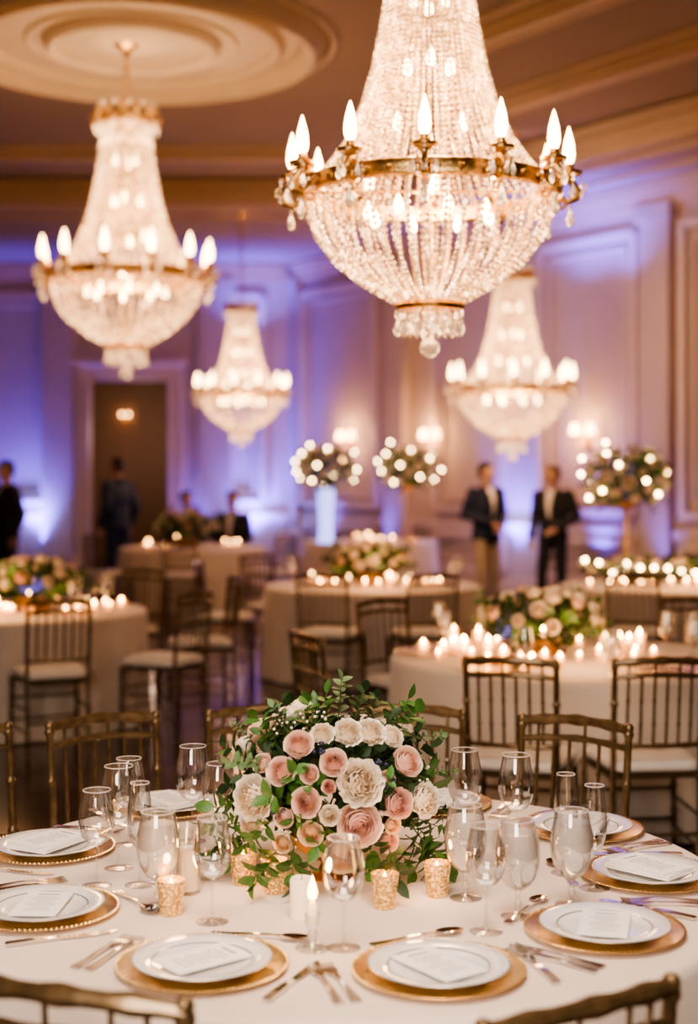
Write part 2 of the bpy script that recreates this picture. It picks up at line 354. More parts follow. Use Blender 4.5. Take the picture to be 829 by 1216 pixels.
def make_chair():
    t=thing('chiavari_chair','x','chair')
    cm=M['chair']
    for s in(-1,1):
        mb=MB(); bamboo(mb,[(s*.175,-.205,0),(s*.178,-.19,.44),(s*.182,-.235,.895)],.0125,3); mb.sphere((s*.182,-.236,.9),.0155); mb.build('rear_leg',cm,t)
        mb=MB(); bamboo(mb,[(s*.2,.19,0),(s*.195,.185,.43)],.0125,4); mb.build('front_leg',cm,t)
    mb=MB(); pad(mb,.39,.43,.42,.425,.448,.04); mb.build('seat',cm,t)
    mb=MB(); pad(mb,.37,.41,.40,.451,.50,.06); mb.build('cushion',M['cushion'],t,60)
    def arc(z,yb,r,name,rise=.012):
        mb=MB(); P=[((k/10-.5)*.37,yb-.03*math.cos((k/10-.5)*PI),z+rise*math.cos((k/10-.5)*PI)) for k in range(11)]
        R=[r*(1.3 if k in(2,5,8) else 1) for k in range(11)]; mb.tube(P,R,8); mb.build(name,cm,t)
    arc(.893,-.235,.015,'top_rail'); arc(.835,-.229,.010,'upper_rail'); arc(.56,-.201,.010,'lower_rail',.0)
    for k in range(6):
        u=(k+1)/7-.5; x=u*.36; c=math.cos(u*PI)
        mb=MB(); bamboo(mb,[(x,-.201-.03*c,.56),(x,-.229-.03*c,.838+.012*c)],.0065,3,6)
        if k%2==0 or k==5: mb.tube([(x,-.229-.03*c,.84),(x,-.235-.03*c,.895+.01*c)],.0055,6)
        mb.build('spindle',cm,t)
    for z in(.14,.27):
        for s in(-1,1):
            mb=MB(); bamboo(mb,[(s*.176,-.2,z),(s*.198,.19,z)],.0075,2,6); mb.build('stretcher',cm,t)
        mb=MB(); bamboo(mb,[(-.2,.19,z+.03),(.2,.19,z+.03)],.0075,2,6); mb.build('stretcher',cm,t)
    mb=MB(); bamboo(mb,[(-.176,-.2,.2),(.176,-.2,.2)],.0075,2,6); mb.build('stretcher',cm,t)
    return t
chair=make_chair()
def place_chair(bx,by,cx,cy,label,group=None,md=1.42,sc=None,tw=0):
    d=Vector((cx-bx,cy-by)); L=d.length; d.normalize(); rz=math.atan2(d.y,d.x)-PI/2
    if L<md: bx=cx-d.x*md; by=cy-d.y*md
    return inst(chair,(bx+d.x*.24,by+d.y*.24,0),rz+tw,label,group,sc)
T0=(-.02,3.37)
for bx,by,l,md,sc_,tw in((-.41,2.13,'dark bronze chiavari chair in the bottom left corner, only its top rail showing',1.2,1.03,-.02),
               (.285,2.12,'dark bronze chiavari chair at the bottom right, only its curved rail showing',1.2,1.0,.3),
               (-.79,4.60,'bronze chiavari chair beyond the left wine glasses of the nearest table',1.42,1,0),
               (-1.22,4.36,'chiavari chair cut off by the left edge beside the nearest table',1.42,1,-.1),
               (-.28,4.74,'chiavari chair mostly hidden behind the left side of the large bouquet',1.42,1,0),
               (.20,4.78,'chiavari chair showing just right above the large bouquet',1.42,1,0),
               (.72,4.56,'bronze chiavari chair beyond the right wine glasses of the nearest table',1.40,1,0),
               (1.15,4.12,'chiavari chair cut off by the right edge beside the nearest table',1.42,1,0)):
    place_chair(bx,by,T0[0],T0[1],l,'chairs around the nearest table',md,sc_,tw)
T1=(-2.3,9.8); T2=(1.12,7.35); T3=(.2,12.0); T4=(-1.97,18.0); T5=(2.68,12.0); T6=(.3,19.6)
P5=(-1.60,19.62); P6=(-2.25,19.75)
def back_of(p,T):
    d=(Vector(T)-Vector(p)).normalized(); return p[0]-d.x*.24,p[1]-d.y*.24
for bx,by,T,l,g in((-1.72,8.5,T1,'chiavari chair seen from behind at the front of the left table','chairs around the left table'),
   (-.98,9.15,T1,'chiavari chair facing left at the right side of the left table','chairs around the left table'),
   (-.82,10.25,T1,'chiavari chair farther right, back turned to the aisle, by the left table','chairs around the left table'),
   (-1.6,11.15,T1,'chiavari chair at the far side of the left table','chairs around the left table'),
   (.66,5.85,T2,'chiavari chair with ivory cushion, left of the two before the right table','chairs around the right table'),
   (1.27,5.85,T2,'chiavari chair with ivory cushion, right of the two before the right table','chairs around the right table'),
   (-.2,6.75,T2,'chiavari chair sideways at the left end of the right table','chairs around the right table'),
   (.2,8.5,T2,'chiavari chair at the far left side of the right table','chairs around the right table'),
   (2.05,8.55,T2,'chiavari chair at the far right of the right table by the edge','chairs around the right table'),
   (-.20,10.55,T3,'chiavari chair seen from behind, left one before the middle table','chairs around the middle table'),
   (.62,10.55,T3,'chiavari chair seen from behind, right one before the middle table','chairs around the middle table'),
   (-1.25,12.0,T3,'chiavari chair at the left end of the middle table','chairs around the middle table'),
   (-.85,13.1,T3,'chiavari chair at the far left of the middle table','chairs around the middle table'),
   (2.1,10.6,T5,'chiavari chair in front of the garland table','chairs around the garland table'),
   (-1.95,16.5,T4,'chiavari chair in front of the far left table','chairs around the far left table'),
   (-3.05,17.0,T4,'chiavari chair at the left of the far left table','chairs around the far left table'),
   (-.75,17.1,T4,'chiavari chair at the right of the far left table','chairs around the far left table'),
   back_of(P5,T4)+(T4,'chiavari chair under the nearer seated dark-suited guest','chairs around the far left table'),
   back_of(P6,T4)+(T4,'chiavari chair under the farther seated dark-suited guest','chairs around the far left table'),
   (.0,18.1,T6,'chiavari chair in front of the farthest centre table','chairs around the farthest centre table')):
    place_chair(bx,by,T[0],T[1],l,g)

# ------------------------------------------------------------ tables and cloths
def make_table():
    t=thing('banquet_table','x','table')
    mb=MB(); mb.lathe([(0,.715),(.88,.715),(.885,.72),(.885,.738),(.88,.743),(0,.743)],48); mb.build('tabletop',M['wood'],t)
    for s in(-1,1):
        for q in(-1,1):
            mb=MB(); mb.tube([(s*.45,q*.35,0),(s*.45,q*.35,.715)],.016); mb.build('leg',M['silver'],t)
    return t
def cloth_mesh(name,m,seed,seg=192):
    r=random.Random(seed); ph=r.random()*6; n1=r.choice((15,17,19))
    def wob(a,z):
        k=max(0,min(1,(.72-z)/.7)); return 1+k*(.03+.026*math.sin(n1*a+ph)+.012*math.sin((n1*2+3)*a+1)+.01*math.sin(5*a))
    mb=MB(); prof=[(0,.75),(.3,.75),(.6,.75),(.8,.75),(.885,.7498),(.9,.747),(.908,.738),(.91,.72)]+[(.91-.0*k,.72-.708*k/12) for k in range(1,13)]
    mb.lathe(prof,seg,wob=wob); return mb.mesh(name,m,80)
tbl=make_table()
cm0=cloth_mesh('tablecloth',M['cloth'],3); cm1=cloth_mesh('tablecloth_far',M['cloth2'],5,128)
for T,l,cm in((T0,'nearest round table, set for dinner',cm0),(T1,'round table by the left edge',cm1),(T2,'round table right of middle with many candles',cm1),(T3,'round table in the middle distance',cm1),(T4,'far left table before the doorway',cm1),(T5,'round table under the garland',cm1),(T6,'farthest table beneath the tall centrepieces',cm1)):
    inst(tbl,(T[0],T[1],0),0,'folding table under the cloth: '+l,'banquet tables')
    o=ob('tablecloth',cm,None,(T[0],T[1],0),(0,0,T[0]*3)); tag(o,'floor-length ivory cloth on the '+l,'tablecloth','ivory tablecloths')

# ------------------------------------------------------------ flowers
def rose_mesh(name,m,R=.035,layers=8,seed=0,ruffle=.006,full=0):
    r=random.Random(seed); mb=MB(); U_,V_=7,7
    for L in range(layers):
        f=(L+.5)/layers; npet=(2 if L<1 else 3 if L<5 else 5)+(2 if full else 0)
        Rk=R*(.09+.86*f); Ht=R*(.92-.50*f*f) if not full else R*(.85-.5*f*f)
        for p in range(npet):
            ph=2*PI*(p/npet)+L*1.25+r.uniform(-.15,.15); wd=PI/npet*1.5; ht=Ht+R*r.uniform(-.03,.03); cu=(.50 if full else .42)*max(0,f-.4)*r.uniform(.7,1.3)
            vs=[]
            for j in range(V_):
                v=j/(V_-1)
                for i in range(U_):
                    u=i/(U_-1)*2-1
                    rr=Rk*(math.sin(min(1,v*1.2)*PI/2)**.65)*(1-.30*(1-f)*max(0,v-.5)*2)+R*cu*max(0,v-.7)*1.4
                    wv=wd*(.45+.55*min(1,v*1.8))*(1-.15*v**4)
                    z=-R*.45+(ht+R*.45)*(v**.9)-R*cu*max(0,v-.75)*1.6-R*.10*abs(u)**3*v
                    rr+=ruffle*R*math.sin(6*u+L*2+p*3)*v*v*2+R*.055*u*(1 if L%2 else -1)
                    z+=ruffle*R*math.sin(8*u+p*2+L)*v*v*1.5
                    a=ph+u*wv; vs.append((rr*math.cos(a),rr*math.sin(a),z))
            fs=[(j*U_+i,j*U_+i+1,(j+1)*U_+i+1,(j+1)*U_+i) for j in range(V_-1) for i in range(U_-1)]
            mb.add(vs,fs)
    mb.sphere((0,0,R*.2),(R*.09,R*.09,R*.62),10,6,0)
    mb.sphere((0,0,-R*.35),(R*.5,R*.5,R*.3),10,6,1)
    me=bpy.data.meshes.new(name); me.from_pydata([tuple(v) for v in mb.v],[],mb.f)
    me.materials.append(m); me.materials.append(M['leaf']); me.polygons.foreach_set('material_index',mb.mi)
    me.polygons.foreach_set('use_smooth',[True]*len(me.polygons)); me.update(); return me
RO={'blush':[rose_mesh('blush_rose_mesh',M['blush'],seed=s) for s in(1,2)],
    'pink':[rose_mesh('pink_rose_mesh',M['pink'],seed=s,layers=7) for s in(3,4)],
    'peach':[rose_mesh('peach_rose_mesh',M['peach'],seed=s) for s in(5,)],
    'white':[rose_mesh('white_bloom_mesh',M['white'],seed=s,layers=9,ruffle=.03,full=1) for s in(6,7)]}
def leaf(mb,b,d,up,L,Wd,mi=0,curl=.15):
    b=Vector(b); d=Vector(d).normalized(); sd=d.cross(Vector(up)); sd=sd.normalized() if sd.length>1e-4 else Vector((1,0,0)); nn=sd.cross(d).normalized()
    vs=[]
    for t,w in((0,.08),(.22,.8),(.48,1),(.75,.72),(1,.02)):
        c=b+d*L*t-nn*curl*L*t*t
        vs+=[c-sd*Wd*w/2+nn*Wd*.12*w,c,c+sd*Wd*w/2+nn*Wd*.12*w]
    fs=[]
    for i in range(4):
        for k in(0,1): fs.append((i*3+k,i*3+k+1,(i+1)*3+k+1,(i+1)*3+k))
    mb.add(vs,fs,mi)
def sprig_mesh(name,lm,L=.14,n=9,lw=.02,ll=.035,seed=0,bend=.2):
    r=random.Random(seed); mb=MB()
    P=[Vector((bend*L*(t/6)**2,0,L*t/6)) for t in range(7)]
    mb.tube(P,[.0018*(1-.6*t/6) for t in range(7)],5,1)
    for k in range(n):
        t=.15+.85*k/(n-1); c=Vector((bend*L*t*t,0,L*t)); a=k*2.4+r.uniform(-.3,.3)
        d=Vector((math.cos(a),math.sin(a),.55 if k<n-1 else 4)); leaf(mb,c,d,(0,0,1),ll*r.uniform(.8,1.15),lw*r.uniform(.8,1.15),0,.2)
    me=bpy.data.meshes.new(name); me.from_pydata([tuple(v) for v in mb.v],[],mb.f)
    me.materials.append(lm); me.materials.append(M['stem']); me.polygons.foreach_set('material_index',mb.mi)
    me.polygons.foreach_set('use_smooth',[True]*len(me.polygons)); return me
SP=[sprig_mesh('sprig_mesh_a',M['leaf'],.12,9,.034,.052,1),sprig_mesh('sprig_mesh_b',M['leaf2'],.12,16,.020,.027,2,.35),sprig_mesh('sprig_mesh_c',M['leaf'],.10,8,.038,.056,3),sprig_mesh('sprig_mesh_d',M['leafd'],.12,10,.034,.055,4)]
def breath_mesh(seed):
    r=random.Random(seed); mb=MB()
    for k in range(12):
        a=r.uniform(0,6.28); e=Vector((math.cos(a)*r.uniform(.01,.04),math.sin(a)*r.uniform(.01,.04),r.uniform(.05,.08)))
        mb.tube([(0,0,0),(e.x*.3,e.y*.3,e.z*.6),e],.0007,4,1,False); mb.sphere(e,.0035,6,4,0)
    return mb.mesh('filler_mesh',[M['tiny'],M['stem']],60)
BR=breath_mesh(1)
def berry_mesh(seed):
    r=random.Random(seed); mb=MB()
    for k in range(7):
        mb.sphere((r.uniform(-.013,.013),r.uniform(-.013,.013),r.uniform(-.005,.008)),.0055,8,6)
    return mb.mesh('berry_mesh',M['berry'],60)
BE=berry_mesh(2)
def orient(o,d,spin=0): 
    q=Vector(d).to_track_quat('Z','Y'); o.rotation_mode='QUATERNION'; o.rotation_quaternion=q@Matrix.Rotation(spin,3,'Z').to_quaternion()
def core_mesh(rx,ry,rz,n,seed,lm,name='core'):
    r=random.Random(seed); mb=MB()
    for k in range(n):
        d=Vector((r.gauss(0,1),r.gauss(0,1),r.gauss(0,1))).normalized(); s=r.uniform(.5,.92)
        c=Vector((d.x*rx*s,d.y*ry*s,d.z*rz*s)); dd=d+Vector((r.gauss(0,.6),r.gauss(0,.6),r.gauss(0,.6)))
        leaf(mb,c,dd,(r.gauss(0,1),r.gauss(0,1),r.gauss(0,1)),r.uniform(.03,.055),r.uniform(.018,.032))
    me=bpy.data.meshes.new(name); me.from_pydata([tuple(v) for v in mb.v],[],mb.f); me.materials.append(lm)
    me.polygons.foreach_set('use_smooth',[True]*len(me.polygons)); return me
BX,BY=PX(393,3.36),3.36; BZ=PZ(925,BY)
bq=thing('floral_centerpiece','large rose bouquet with trailing greenery in a low gold bowl, centre of nearest table','flowers',(BX,BY,.7505))
zz=BZ-.7505
mb=MB(); mb.lathe([(0,.0),(.055,0),(.058,.006),(.03,.018),(.022,.035),(.05,.05),(.09,.075),(.10,.105),(.096,.105),(.085,.08),(.0,.06)],32); mb.build('bowl',M['gold'],bq)
RX,RY,RZ=.225,.19,.155
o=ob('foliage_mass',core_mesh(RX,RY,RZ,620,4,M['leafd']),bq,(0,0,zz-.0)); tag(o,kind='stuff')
FL=[('white',427,908,31),('blush',427,955,30),('peach',407,993,28),('blush',398,886,19),('blush',366,930,20),('peach',371,968,17),('blush',357,868,20),('white',414,855,20),('white',441,856,20),('blush',483,890,21),('blush',337,897,20),('white',305,930,30),('pink',472,935,21),('white',504,936,23),('white',384,856,16),('pink',460,905,11),('blush',370,898,13),('peach',337,985,13),('pink',392,912,10),('white',466,862,16),('blush',314,890,14),('white',300,965,17),('blush',461,984,15),('peach',466,962,12),('white',393,945,14),('blush',340,950,14)]
for c,px,py,r in FL:
    dx=(px-393)*3.2/F; dz=-(py-925)*3.2/F; nx=dx/.26; nz=dz/.19; ny=math.sqrt(max(.08,1-nx*nx-nz*nz))
    o=ob('rose' if c!='white' else 'ranunculus',rnd.choice(RO[c]),bq,(dx,-.19*ny-.01,zz+dz)); orient(o,(nx*.6+rnd.uniform(-.15,.15),-ny-.1,nz*.6+.25+rnd.uniform(-.1,.15)),rnd.uniform(0,6)); s=r*3.15/F/.035*.95; o.scale=(s,s,s)
for k in range(20):
    a=rnd.uniform(.1,PI-.1); e=rnd.uniform(-.2,1.2); d=Vector((math.cos(a)*math.cos(e),math.sin(a)*math.cos(e),math.sin(e)))
    o=ob('rose',rnd.choice(RO[rnd.choice(['blush','white','peach'])]),bq,(d.x*RX,d.y*RY,zz+d.z*RZ)); orient(o,d,rnd.uniform(0,6)); s=rnd.uniform(.9,1.3); o.scale=(s,s,s)
def sprig(px,py,ang,kind,s,front=.6):
    dx=(px-393)*3.2/F; dz=-(py-925)*3.2/F
    d=Vector((math.cos(ang),-front,math.sin(ang)))
    o=ob('foliage_sprig',SP[kind],bq,(dx,-.19*front*.7,zz+dz)); orient(o,d,rnd.uniform(0,6)); o.scale=(s,s,s)
for px,py,an,k,s in((402,850,85,1,1.0),(385,860,95,0,.7),(420,855,70,3,.7),(460,865,50,0,.8),(470,870,60,2,.8),(485,875,30,1,.7),(440,858,75,3,.6),(350,868,110,1,.8),(335,878,130,0,.8),(320,895,140,1,.9),(305,900,160,3,.8),(300,880,125,1,.6),(365,862,100,2,.7),(345,875,120,3,.7),
    (300,960,190,0,.9),(295,970,215,2,1),(310,980,230,0,.9),(290,950,175,2,.8),(330,990,250,0,.8),(350,990,260,2,.8),(300,990,200,3,.8),(370,1000,250,0,.6),(320,1000,240,2,.8),(280,975,190,0,.7),(290,985,215,2,.7),
    (480,960,-40,0,1),(490,975,-55,2,1.1),(500,970,-20,0,.9),(470,985,-75,2,.9),(505,985,-60,0,.7),(485,990,-35,2,.9),(460,985,-60,3,.9),(510,960,5,3,.6),(505,915,20,1,.6),(440,1000,-60,0,.7),(495,1000,-50,2,.8),(505,1005,-70,0,.7),
    (385,925,120,2,.7),(455,925,60,0,.6),(345,930,170,2,.8),(385,945,200,0,.7),(440,930,10,3,.6),(385,960,240,2,.7),(350,915,90,2,.7),(400,915,90,3,.6),(325,955,230,0,.8),(440,975,-80,2,.8),(350,885,150,0,.7),(380,875,100,0,.7),(450,880,60,3,.7),(485,915,20,2,.6)):
    sprig(px,py,math.radians(an),k,s*1.0,.25 if (py<890 or abs(px-393)>75) else 1.05)
for k in range(22):
    a=rnd.uniform(.0,PI); e=rnd.uniform(-.5,.8); d=Vector((math.cos(a)*math.cos(e),math.sin(a)*math.cos(e),math.sin(e)))
    o=ob('foliage_sprig',SP[rnd.randrange(4)],bq,(d.x*RX*.6,d.y*RY*.6,zz+d.z*RZ*.6)); orient(o,d,rnd.uniform(0,6)); 
for px,py in((340,855),(372,850),(345,975),(500,905)):
    dx=(px-393)*3.2/F; dz=-(py-925)*3.2/F
    o=ob('filler_blossoms',BR,bq,(dx*.75,-.06,zz+dz*.75)); orient(o,(dx,-.08,dz),rnd.uniform(0,6))
for px,py in((452,887),(449,925),(465,908),(382,872),(332,948)):
    dx=(px-393)*3.2/F; dz=-(py-925)*3.2/F
    o=ob('berry_cluster',BE,bq,(dx,-.19*math.sqrt(max(.1,1-(dx/.26)**2-(dz/.19)**2))-.016,zz+dz)); orient(o,(dx*2,-1,dz),rnd.uniform(0,6))
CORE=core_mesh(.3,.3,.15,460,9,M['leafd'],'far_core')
def make_low():
    t=thing('low_floral_centerpiece','x','flowers')
    mb=MB(); mb.lathe([(0,0),(.09,0),(.11,.04),(.12,.09),(.11,.09),(0,.05)],24); mb.build('bowl',M['gold'],t)
    tag(ob('foliage_mass',CORE,t,(0,0,.17)),kind='stuff')
    for k in range(32):
        a=k*2.4; e=.0+1.35*((k+.5)/32)**1.3; d=Vector((math.cos(a)*math.cos(e),math.sin(a)*math.cos(e),math.sin(e)))
        o=ob('rose',rnd.choice(RO['blush' if k%6==0 else 'white']),t,(d.x*.30,d.y*.30,.17+d.z*.17)); orient(o,d,k); s=rnd.uniform(.85,1.3); o.scale=(s,s,s)
    for k in range(30):
        a=k*2.4+1; e=rnd.uniform(-.25,.7); d=Vector((math.cos(a)*math.cos(e),math.sin(a)*math.cos(e),math.sin(e)))
        o=ob('foliage_sprig',SP[rnd.randrange(4)],t,(d.x*.24,d.y*.24,.17+d.z*.12)); orient(o,d,k)
    return t
low=make_low()
inst(low,(PX(640,7.4),7.4,.751),0,'white and blush rose arrangement on the right table among candles','low rose centrepieces',1.0)
inst(low,(PX(40,9.8),9.8,.751),1,'white rose arrangement on the table at the left edge','low rose centrepieces',1.05)
inst(low,(PX(440,12),12,.751),2,'white rose arrangement with greenery on the middle distance table','low rose centrepieces',1.05)
inst(low,(PX(222,18),18,.751),3,'rose arrangement on the far left table before the doorway','low rose centrepieces',1.3)
gt=thing('greenery_garland','greenery garland with white blooms lying across the far right table','garland',(T5[0],T5[1],.751),.1)
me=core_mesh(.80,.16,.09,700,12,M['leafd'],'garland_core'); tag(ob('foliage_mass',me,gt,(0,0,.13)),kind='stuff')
for k in range(26):
    x=-.76+1.52*k/25; o=ob('rose',rnd.choice(RO['white']),gt,(x,rnd.uniform(-.14,.02),.15+rnd.uniform(-.03,.06))); orient(o,(rnd.uniform(-.4,.4),-.6,.8)); o.scale=(1.1,)*3
for k in range(30):
    x=-.76+1.52*k/29; o=ob('foliage_sprig',SP[rnd.randrange(4)],gt,(x,rnd.uniform(-.1,.1),.12)); orient(o,(rnd.uniform(-1,1),rnd.uniform(-1,.2),rnd.uniform(.1,.8)))
mb=MB(); mb.sphere((0,0,0),.016,8,6); FM=mb.mesh('fairy_mesh',M['fairy'])
for k in range(14):
    x=-.76+1.52*k/13; ob('fairy_light',FM,gt,(x,-.16,.16+rnd.uniform(-.05,.07)))
def make_tall(lit=False):
    t=thing('tall_centerpiece','x','flowers')
    mb=MB()
    if lit: mb.lathe([(0,0),(.10,0),(.085,.05),(.075,.2),(.09,.5),(.11,.62),(.10,.62),(0,.55)],24); mb.build('vase',M['vase'],t)
    else: mb.lathe([(0,0),(.13,0),(.12,.02),(.03,.05),(.018,.12),(.028,.16),(.016,.2),(.016,.5),(.03,.54),(.016,.58),(.05,.62),(.11,.68),(.10,.68),(0,.64)],24); mb.build('stand',M['gold'],t)
    tag(ob('foliage_mass',CORE,t,(0,0,.88),None,(.95,.95,1.5)),kind='stuff')
    for k in range(46):
        a=k*2.4; z=-.75+1.7*(k+.5)/46; z=min(z,.97); c=math.sqrt(1-z*z); d=Vector((math.cos(a)*c,math.sin(a)*c,z))
        o=ob('rose',rnd.choice(RO['white']),t,(d.x*.32,d.y*.32,.88+d.z*.26)); orient(o,d,k); o.scale=(rnd.uniform(1.1,1.7),)*3
    for k in range(20):
        a=k*2.4+.7; z=-.7+1.6*(k+.5)/20; c=math.sqrt(max(0,1-z*z)); d=Vector((math.cos(a)*c,math.sin(a)*c,z))
        q=rnd.uniform(.33,.42); ob('fairy_light',FM,t,(d.x*q,d.y*q,.88+d.z*q*.8))
    for k in range(42):
        a=k*2.4+1; z=-.9+1.6*(k+.5)/42; c=math.sqrt(max(0,1-z*z)); d=Vector((math.cos(a)*c,math.sin(a)*c,z))
        o=ob('foliage_sprig',SP[rnd.randrange(4)],t,(d.x*.27,d.y*.27,.88+d.z*.21)); orient(o,d+Vector((rnd.uniform(-.4,.4),rnd.uniform(-.4,.4),rnd.uniform(-.4,.4))),k)
    return t
tall=make_tall(); talll=make_tall(True)
inst(tall,(PX(752,12.0),12.0+.3,.751),0,'tall flower globe with lights on a gold stand over the garland table','tall lit flower centrepieces',1.03)
inst(tall,(PX(485,19.2),19.2,.751),1,'tall flower globe on a gold stand in front of the wall sconces','tall lit flower centrepieces',1.15)
inst(talll,(PX(387,19.2),19.2,.751),1,'tall flower globe on a blue-lit white vase against the far wall','tall lit flower centrepieces',1.15)

# ------------------------------------------------------------ tableware
def lat(name,prof,m,parent=None,seg=40,sm=50):
    mb=MB(); mb.lathe(prof,seg); return mb.build(name,m,parent,sm)
def make_charger():
    t=thing('charger_plate','x','charger')
    mb=MB(); mb.lathe([(0,.001),(.11,.001),(.125,.003),(.16,.009),(.165,.0105),(.166,.012),(.163,.013),(.158,.012),(.125,.0062),(.11,.0045),(0,.0045)],64)
    mb.build('plate_body',M['goldp'],t)
    mb=MB()
    for k in range(96):
        a=2*PI*k/96; mb.sphere((.1630*math.cos(a),.1630*math.sin(a),.013),.0025,6,4)
    mb.build('beaded_rim',M['goldp'],t); return t
def make_plate():
    t=thing('dinner_plate','x','plate')
    lat('plate_body',[(0,.0),(.07,0),(.075,.002),(.10,.009),(.132,.016),(.134,.0175),(.132,.0185),(.100,.0125),(.088,.0065),(.077,.005),(0,.005)],M['china'],t,64)
    lat('rim_band',[(.1265,.0170),(.1335,.0189),(.1350,.0178),(.1345,.0166)],M['rim'],t,64)
    lat('inner_ring',[(.0955,.0110),(.0975,.0120),(.0985,.0124),(.0985,.0120)],M['rim'],t,64); return t
charger=make_charger(); plate=make_plate()
def make_napkin():
    mb=MB()
    for k in range(2): mb.M=Matrix.Translation((0,0,.005*k))@Matrix.Rotation(.03*k,4,'Z'); sheet(mb,.125-.004*k,.175-.005*k,0,.0042)
    mb.M=Matrix.Identity(4); return tag(mb.build('folded_napkin',M['napkin'],None,0),'x','napkin')
nap=make_napkin()
def make_card():
    t=thing('menu_card','x','menu card')
    mb=MB(); mb.box((0,0,.0013),(.10,.165,.0026)); mb.build('card_sheet',M['card'],t,0)
    mb=MB(); 
    mb.box((0,.062,.00275),(.046,.007,.0003))
    for k,w in enumerate((.05,.066,.045,.03,.06,.064,.04,.054,.058)):
        mb.box((0,.043-.0118*k,.00275),(w,.0028,.0003))
    mb.build('printed_lines',M['ink'],t,0); return t
card=make_card()
def make_fork():
    mb=MB()
    mb.strip([(0,-.1,.001,.0095,.003),(0,-.095,.001,.011,.003),(0,-.06,.002,.008,.003),(0,-.01,.006,.0035,.003),(0,.03,.007,.0035,.003),(0,.043,.005,.009,.0025),(0,.055,.004,.0125,.0022)])
    for k in range(4):
        x=-.0105+.007*k; mb.strip([(x,.054,.004,.0021,.002),(x,.08,.003,.0019,.002),(x,.1,.006,.0012,.0015)])
    return tag(mb.build('dinner_fork',M['silver'],None,30),'x','fork')
def make_knife():
    t=thing('table_knife','x','knife')
    mb=MB(); mb.strip([(0,-.115,.001,.008,.005),(0,-.11,.001,.0095,.006),(0,-.06,.001,.0085,.007),(0,-.01,.001,.0065,.006),(0,-.004,.001,.006,.004)]); mb.build('handle',M['silver'],t,30)
    mb=MB(); mb.strip([(0,-.004,.002,.006,.002),(.001,.02,.002,.0095,.0018),(.001,.07,.002,.0105,.0015),(-.001,.1,.002,.008,.0012),(-.004,.115,.002,.002,.001)]); mb.build('blade',M['silver'],t,30); return t
def make_spoon():
    mb=MB(); mb.strip([(0,-.1,.001,.0095,.003),(0,-.095,.001,.011,.003),(0,-.06,.002,.008,.003),(0,-.01,.006,.0035,.003),(0,.04,.007,.0035,.003),(0,.05,.006,.006,.002)])
    vs=[];fs=[]
    for j in range(6):
        f=j/5
        for k in range(20):
            a=2*PI*k/20; vs.append((.02*f*math.cos(a),.078+.032*f*math.sin(a),.0015+.0075*f*f))
    for j in range(5):
        for k in range(20): fs.append((j*20+k,j*20+(k+1)%20,(j+1)*20+(k+1)%20,(j+1)*20+k))
    mb.add(vs,fs); return tag(mb.build('spoon',M['silver'],None,50),'x','spoon')
fork=make_fork(); knife=make_knife(); spoon=make_spoon()
ZT=.7512
SET=[(240,1150,'front left plate','n',-.5),(521,1157,'front middle plate','n',.35),(718,1108,'front right plate','n',-1.15),(772,1042,'right edge plate','y',-.9),(690,987,'back right plate behind the frosted goblets','y',.5),
     (515,957,'back plate right of the bouquet','y',.1),(200,961,'back plate left of the bouquet','y',.0),(58,1011,'farther left edge plate','y',1.2),(50,1084,'nearer left edge plate','n',1.1)]
def putat(root,cx,cy,ax,lx,ly,rz,label,group,z=ZT):
    c,s=math.cos(ax),math.sin(ax)
    return inst(root,(cx+lx*c-ly*s,cy+lx*s+ly*c,z),ax+rz,label,group)
for px,py,d,nk,cr in SET:
    X,Y=on_table(px,py); ax=math.atan2(T0[1]-Y,T0[0]-X)-PI/2
    inst(charger,(X,Y,ZT),0,'gold beaded charger under the '+d,'place setting chargers')
    inst(plate,(X,Y,ZT+.0048),0,'white china dinner plate, the '+d,'white dinner plates')
    z=ZT+.0048+.0128
    if nk=='y': putat(nap,X,Y,ax,0,0,cr+.15,'folded white napkin lying on the '+d,'folded napkins',z+.002); z+=.0125
    putat(card,X,Y,ax,.0,.0,cr,'printed white menu card on the '+d,'menu cards',z)
    putat(fork,X,Y,ax,-.193,.0,.02,'inner silver fork beside the '+d,'forks on the nearest table')
    putat(fork,X,Y,ax,-.222,.0,.0,'outer silver fork beside the '+d,'forks on the nearest table')
    putat(knife,X,Y,ax,.193,0,-.02,'silver knife beside the '+d,'knives on the nearest table')
    if d in('front left plate','front middle plate','front right plate','right edge plate','nearer left edge plate'):
        putat(spoon,X,Y,ax,.02,.20,-PI/2+.15,'dessert spoon laid across above the '+d,'dessert spoons on the nearest table')
def lip_highlight(t,r,z):
    mb=MB(); mb.lathe([(r-.0009,z-.0006),(r-.0009,z+.0012),(r+.0009,z+.0012),(r+.0009,z-.0006)],40,closed=True); mb.build('lip_highlight',M['lip_highlight'],t)  # thin ring added for the painted rim highlight
def make_wine(h=.22,rb=.042,name='wine_glass',sh=.095):
    t=thing(name,'x','glass')
    b=sh; H=h
    lat('foot',[(0,.003),(.034,.0008),(.035,.002),(.02,.005),(.005,.009),(.0,.012)],M['glass'],t,32)
    lat('stem',[(.005,.009),(.0034,.02),(.003,b*.6),(.004,b-.006),(.007,b)],M['glass'],t,16)
    k=H-b
    P=[(0,.0),(.32,.015),(.6,.07),(.82,.17),(.96,.31),(1,.44),(.97,.58),(.89,.74),(.80,.88),(.74,1)]
    lat('bowl',[(rb*a,b+k*c) for a,c in P]+[(rb*a-.0012,b+k*c) for a,c in P[::-1][:-1]],M['glass'],t,40)
    lip_highlight(t,rb*.74,H)
    return t
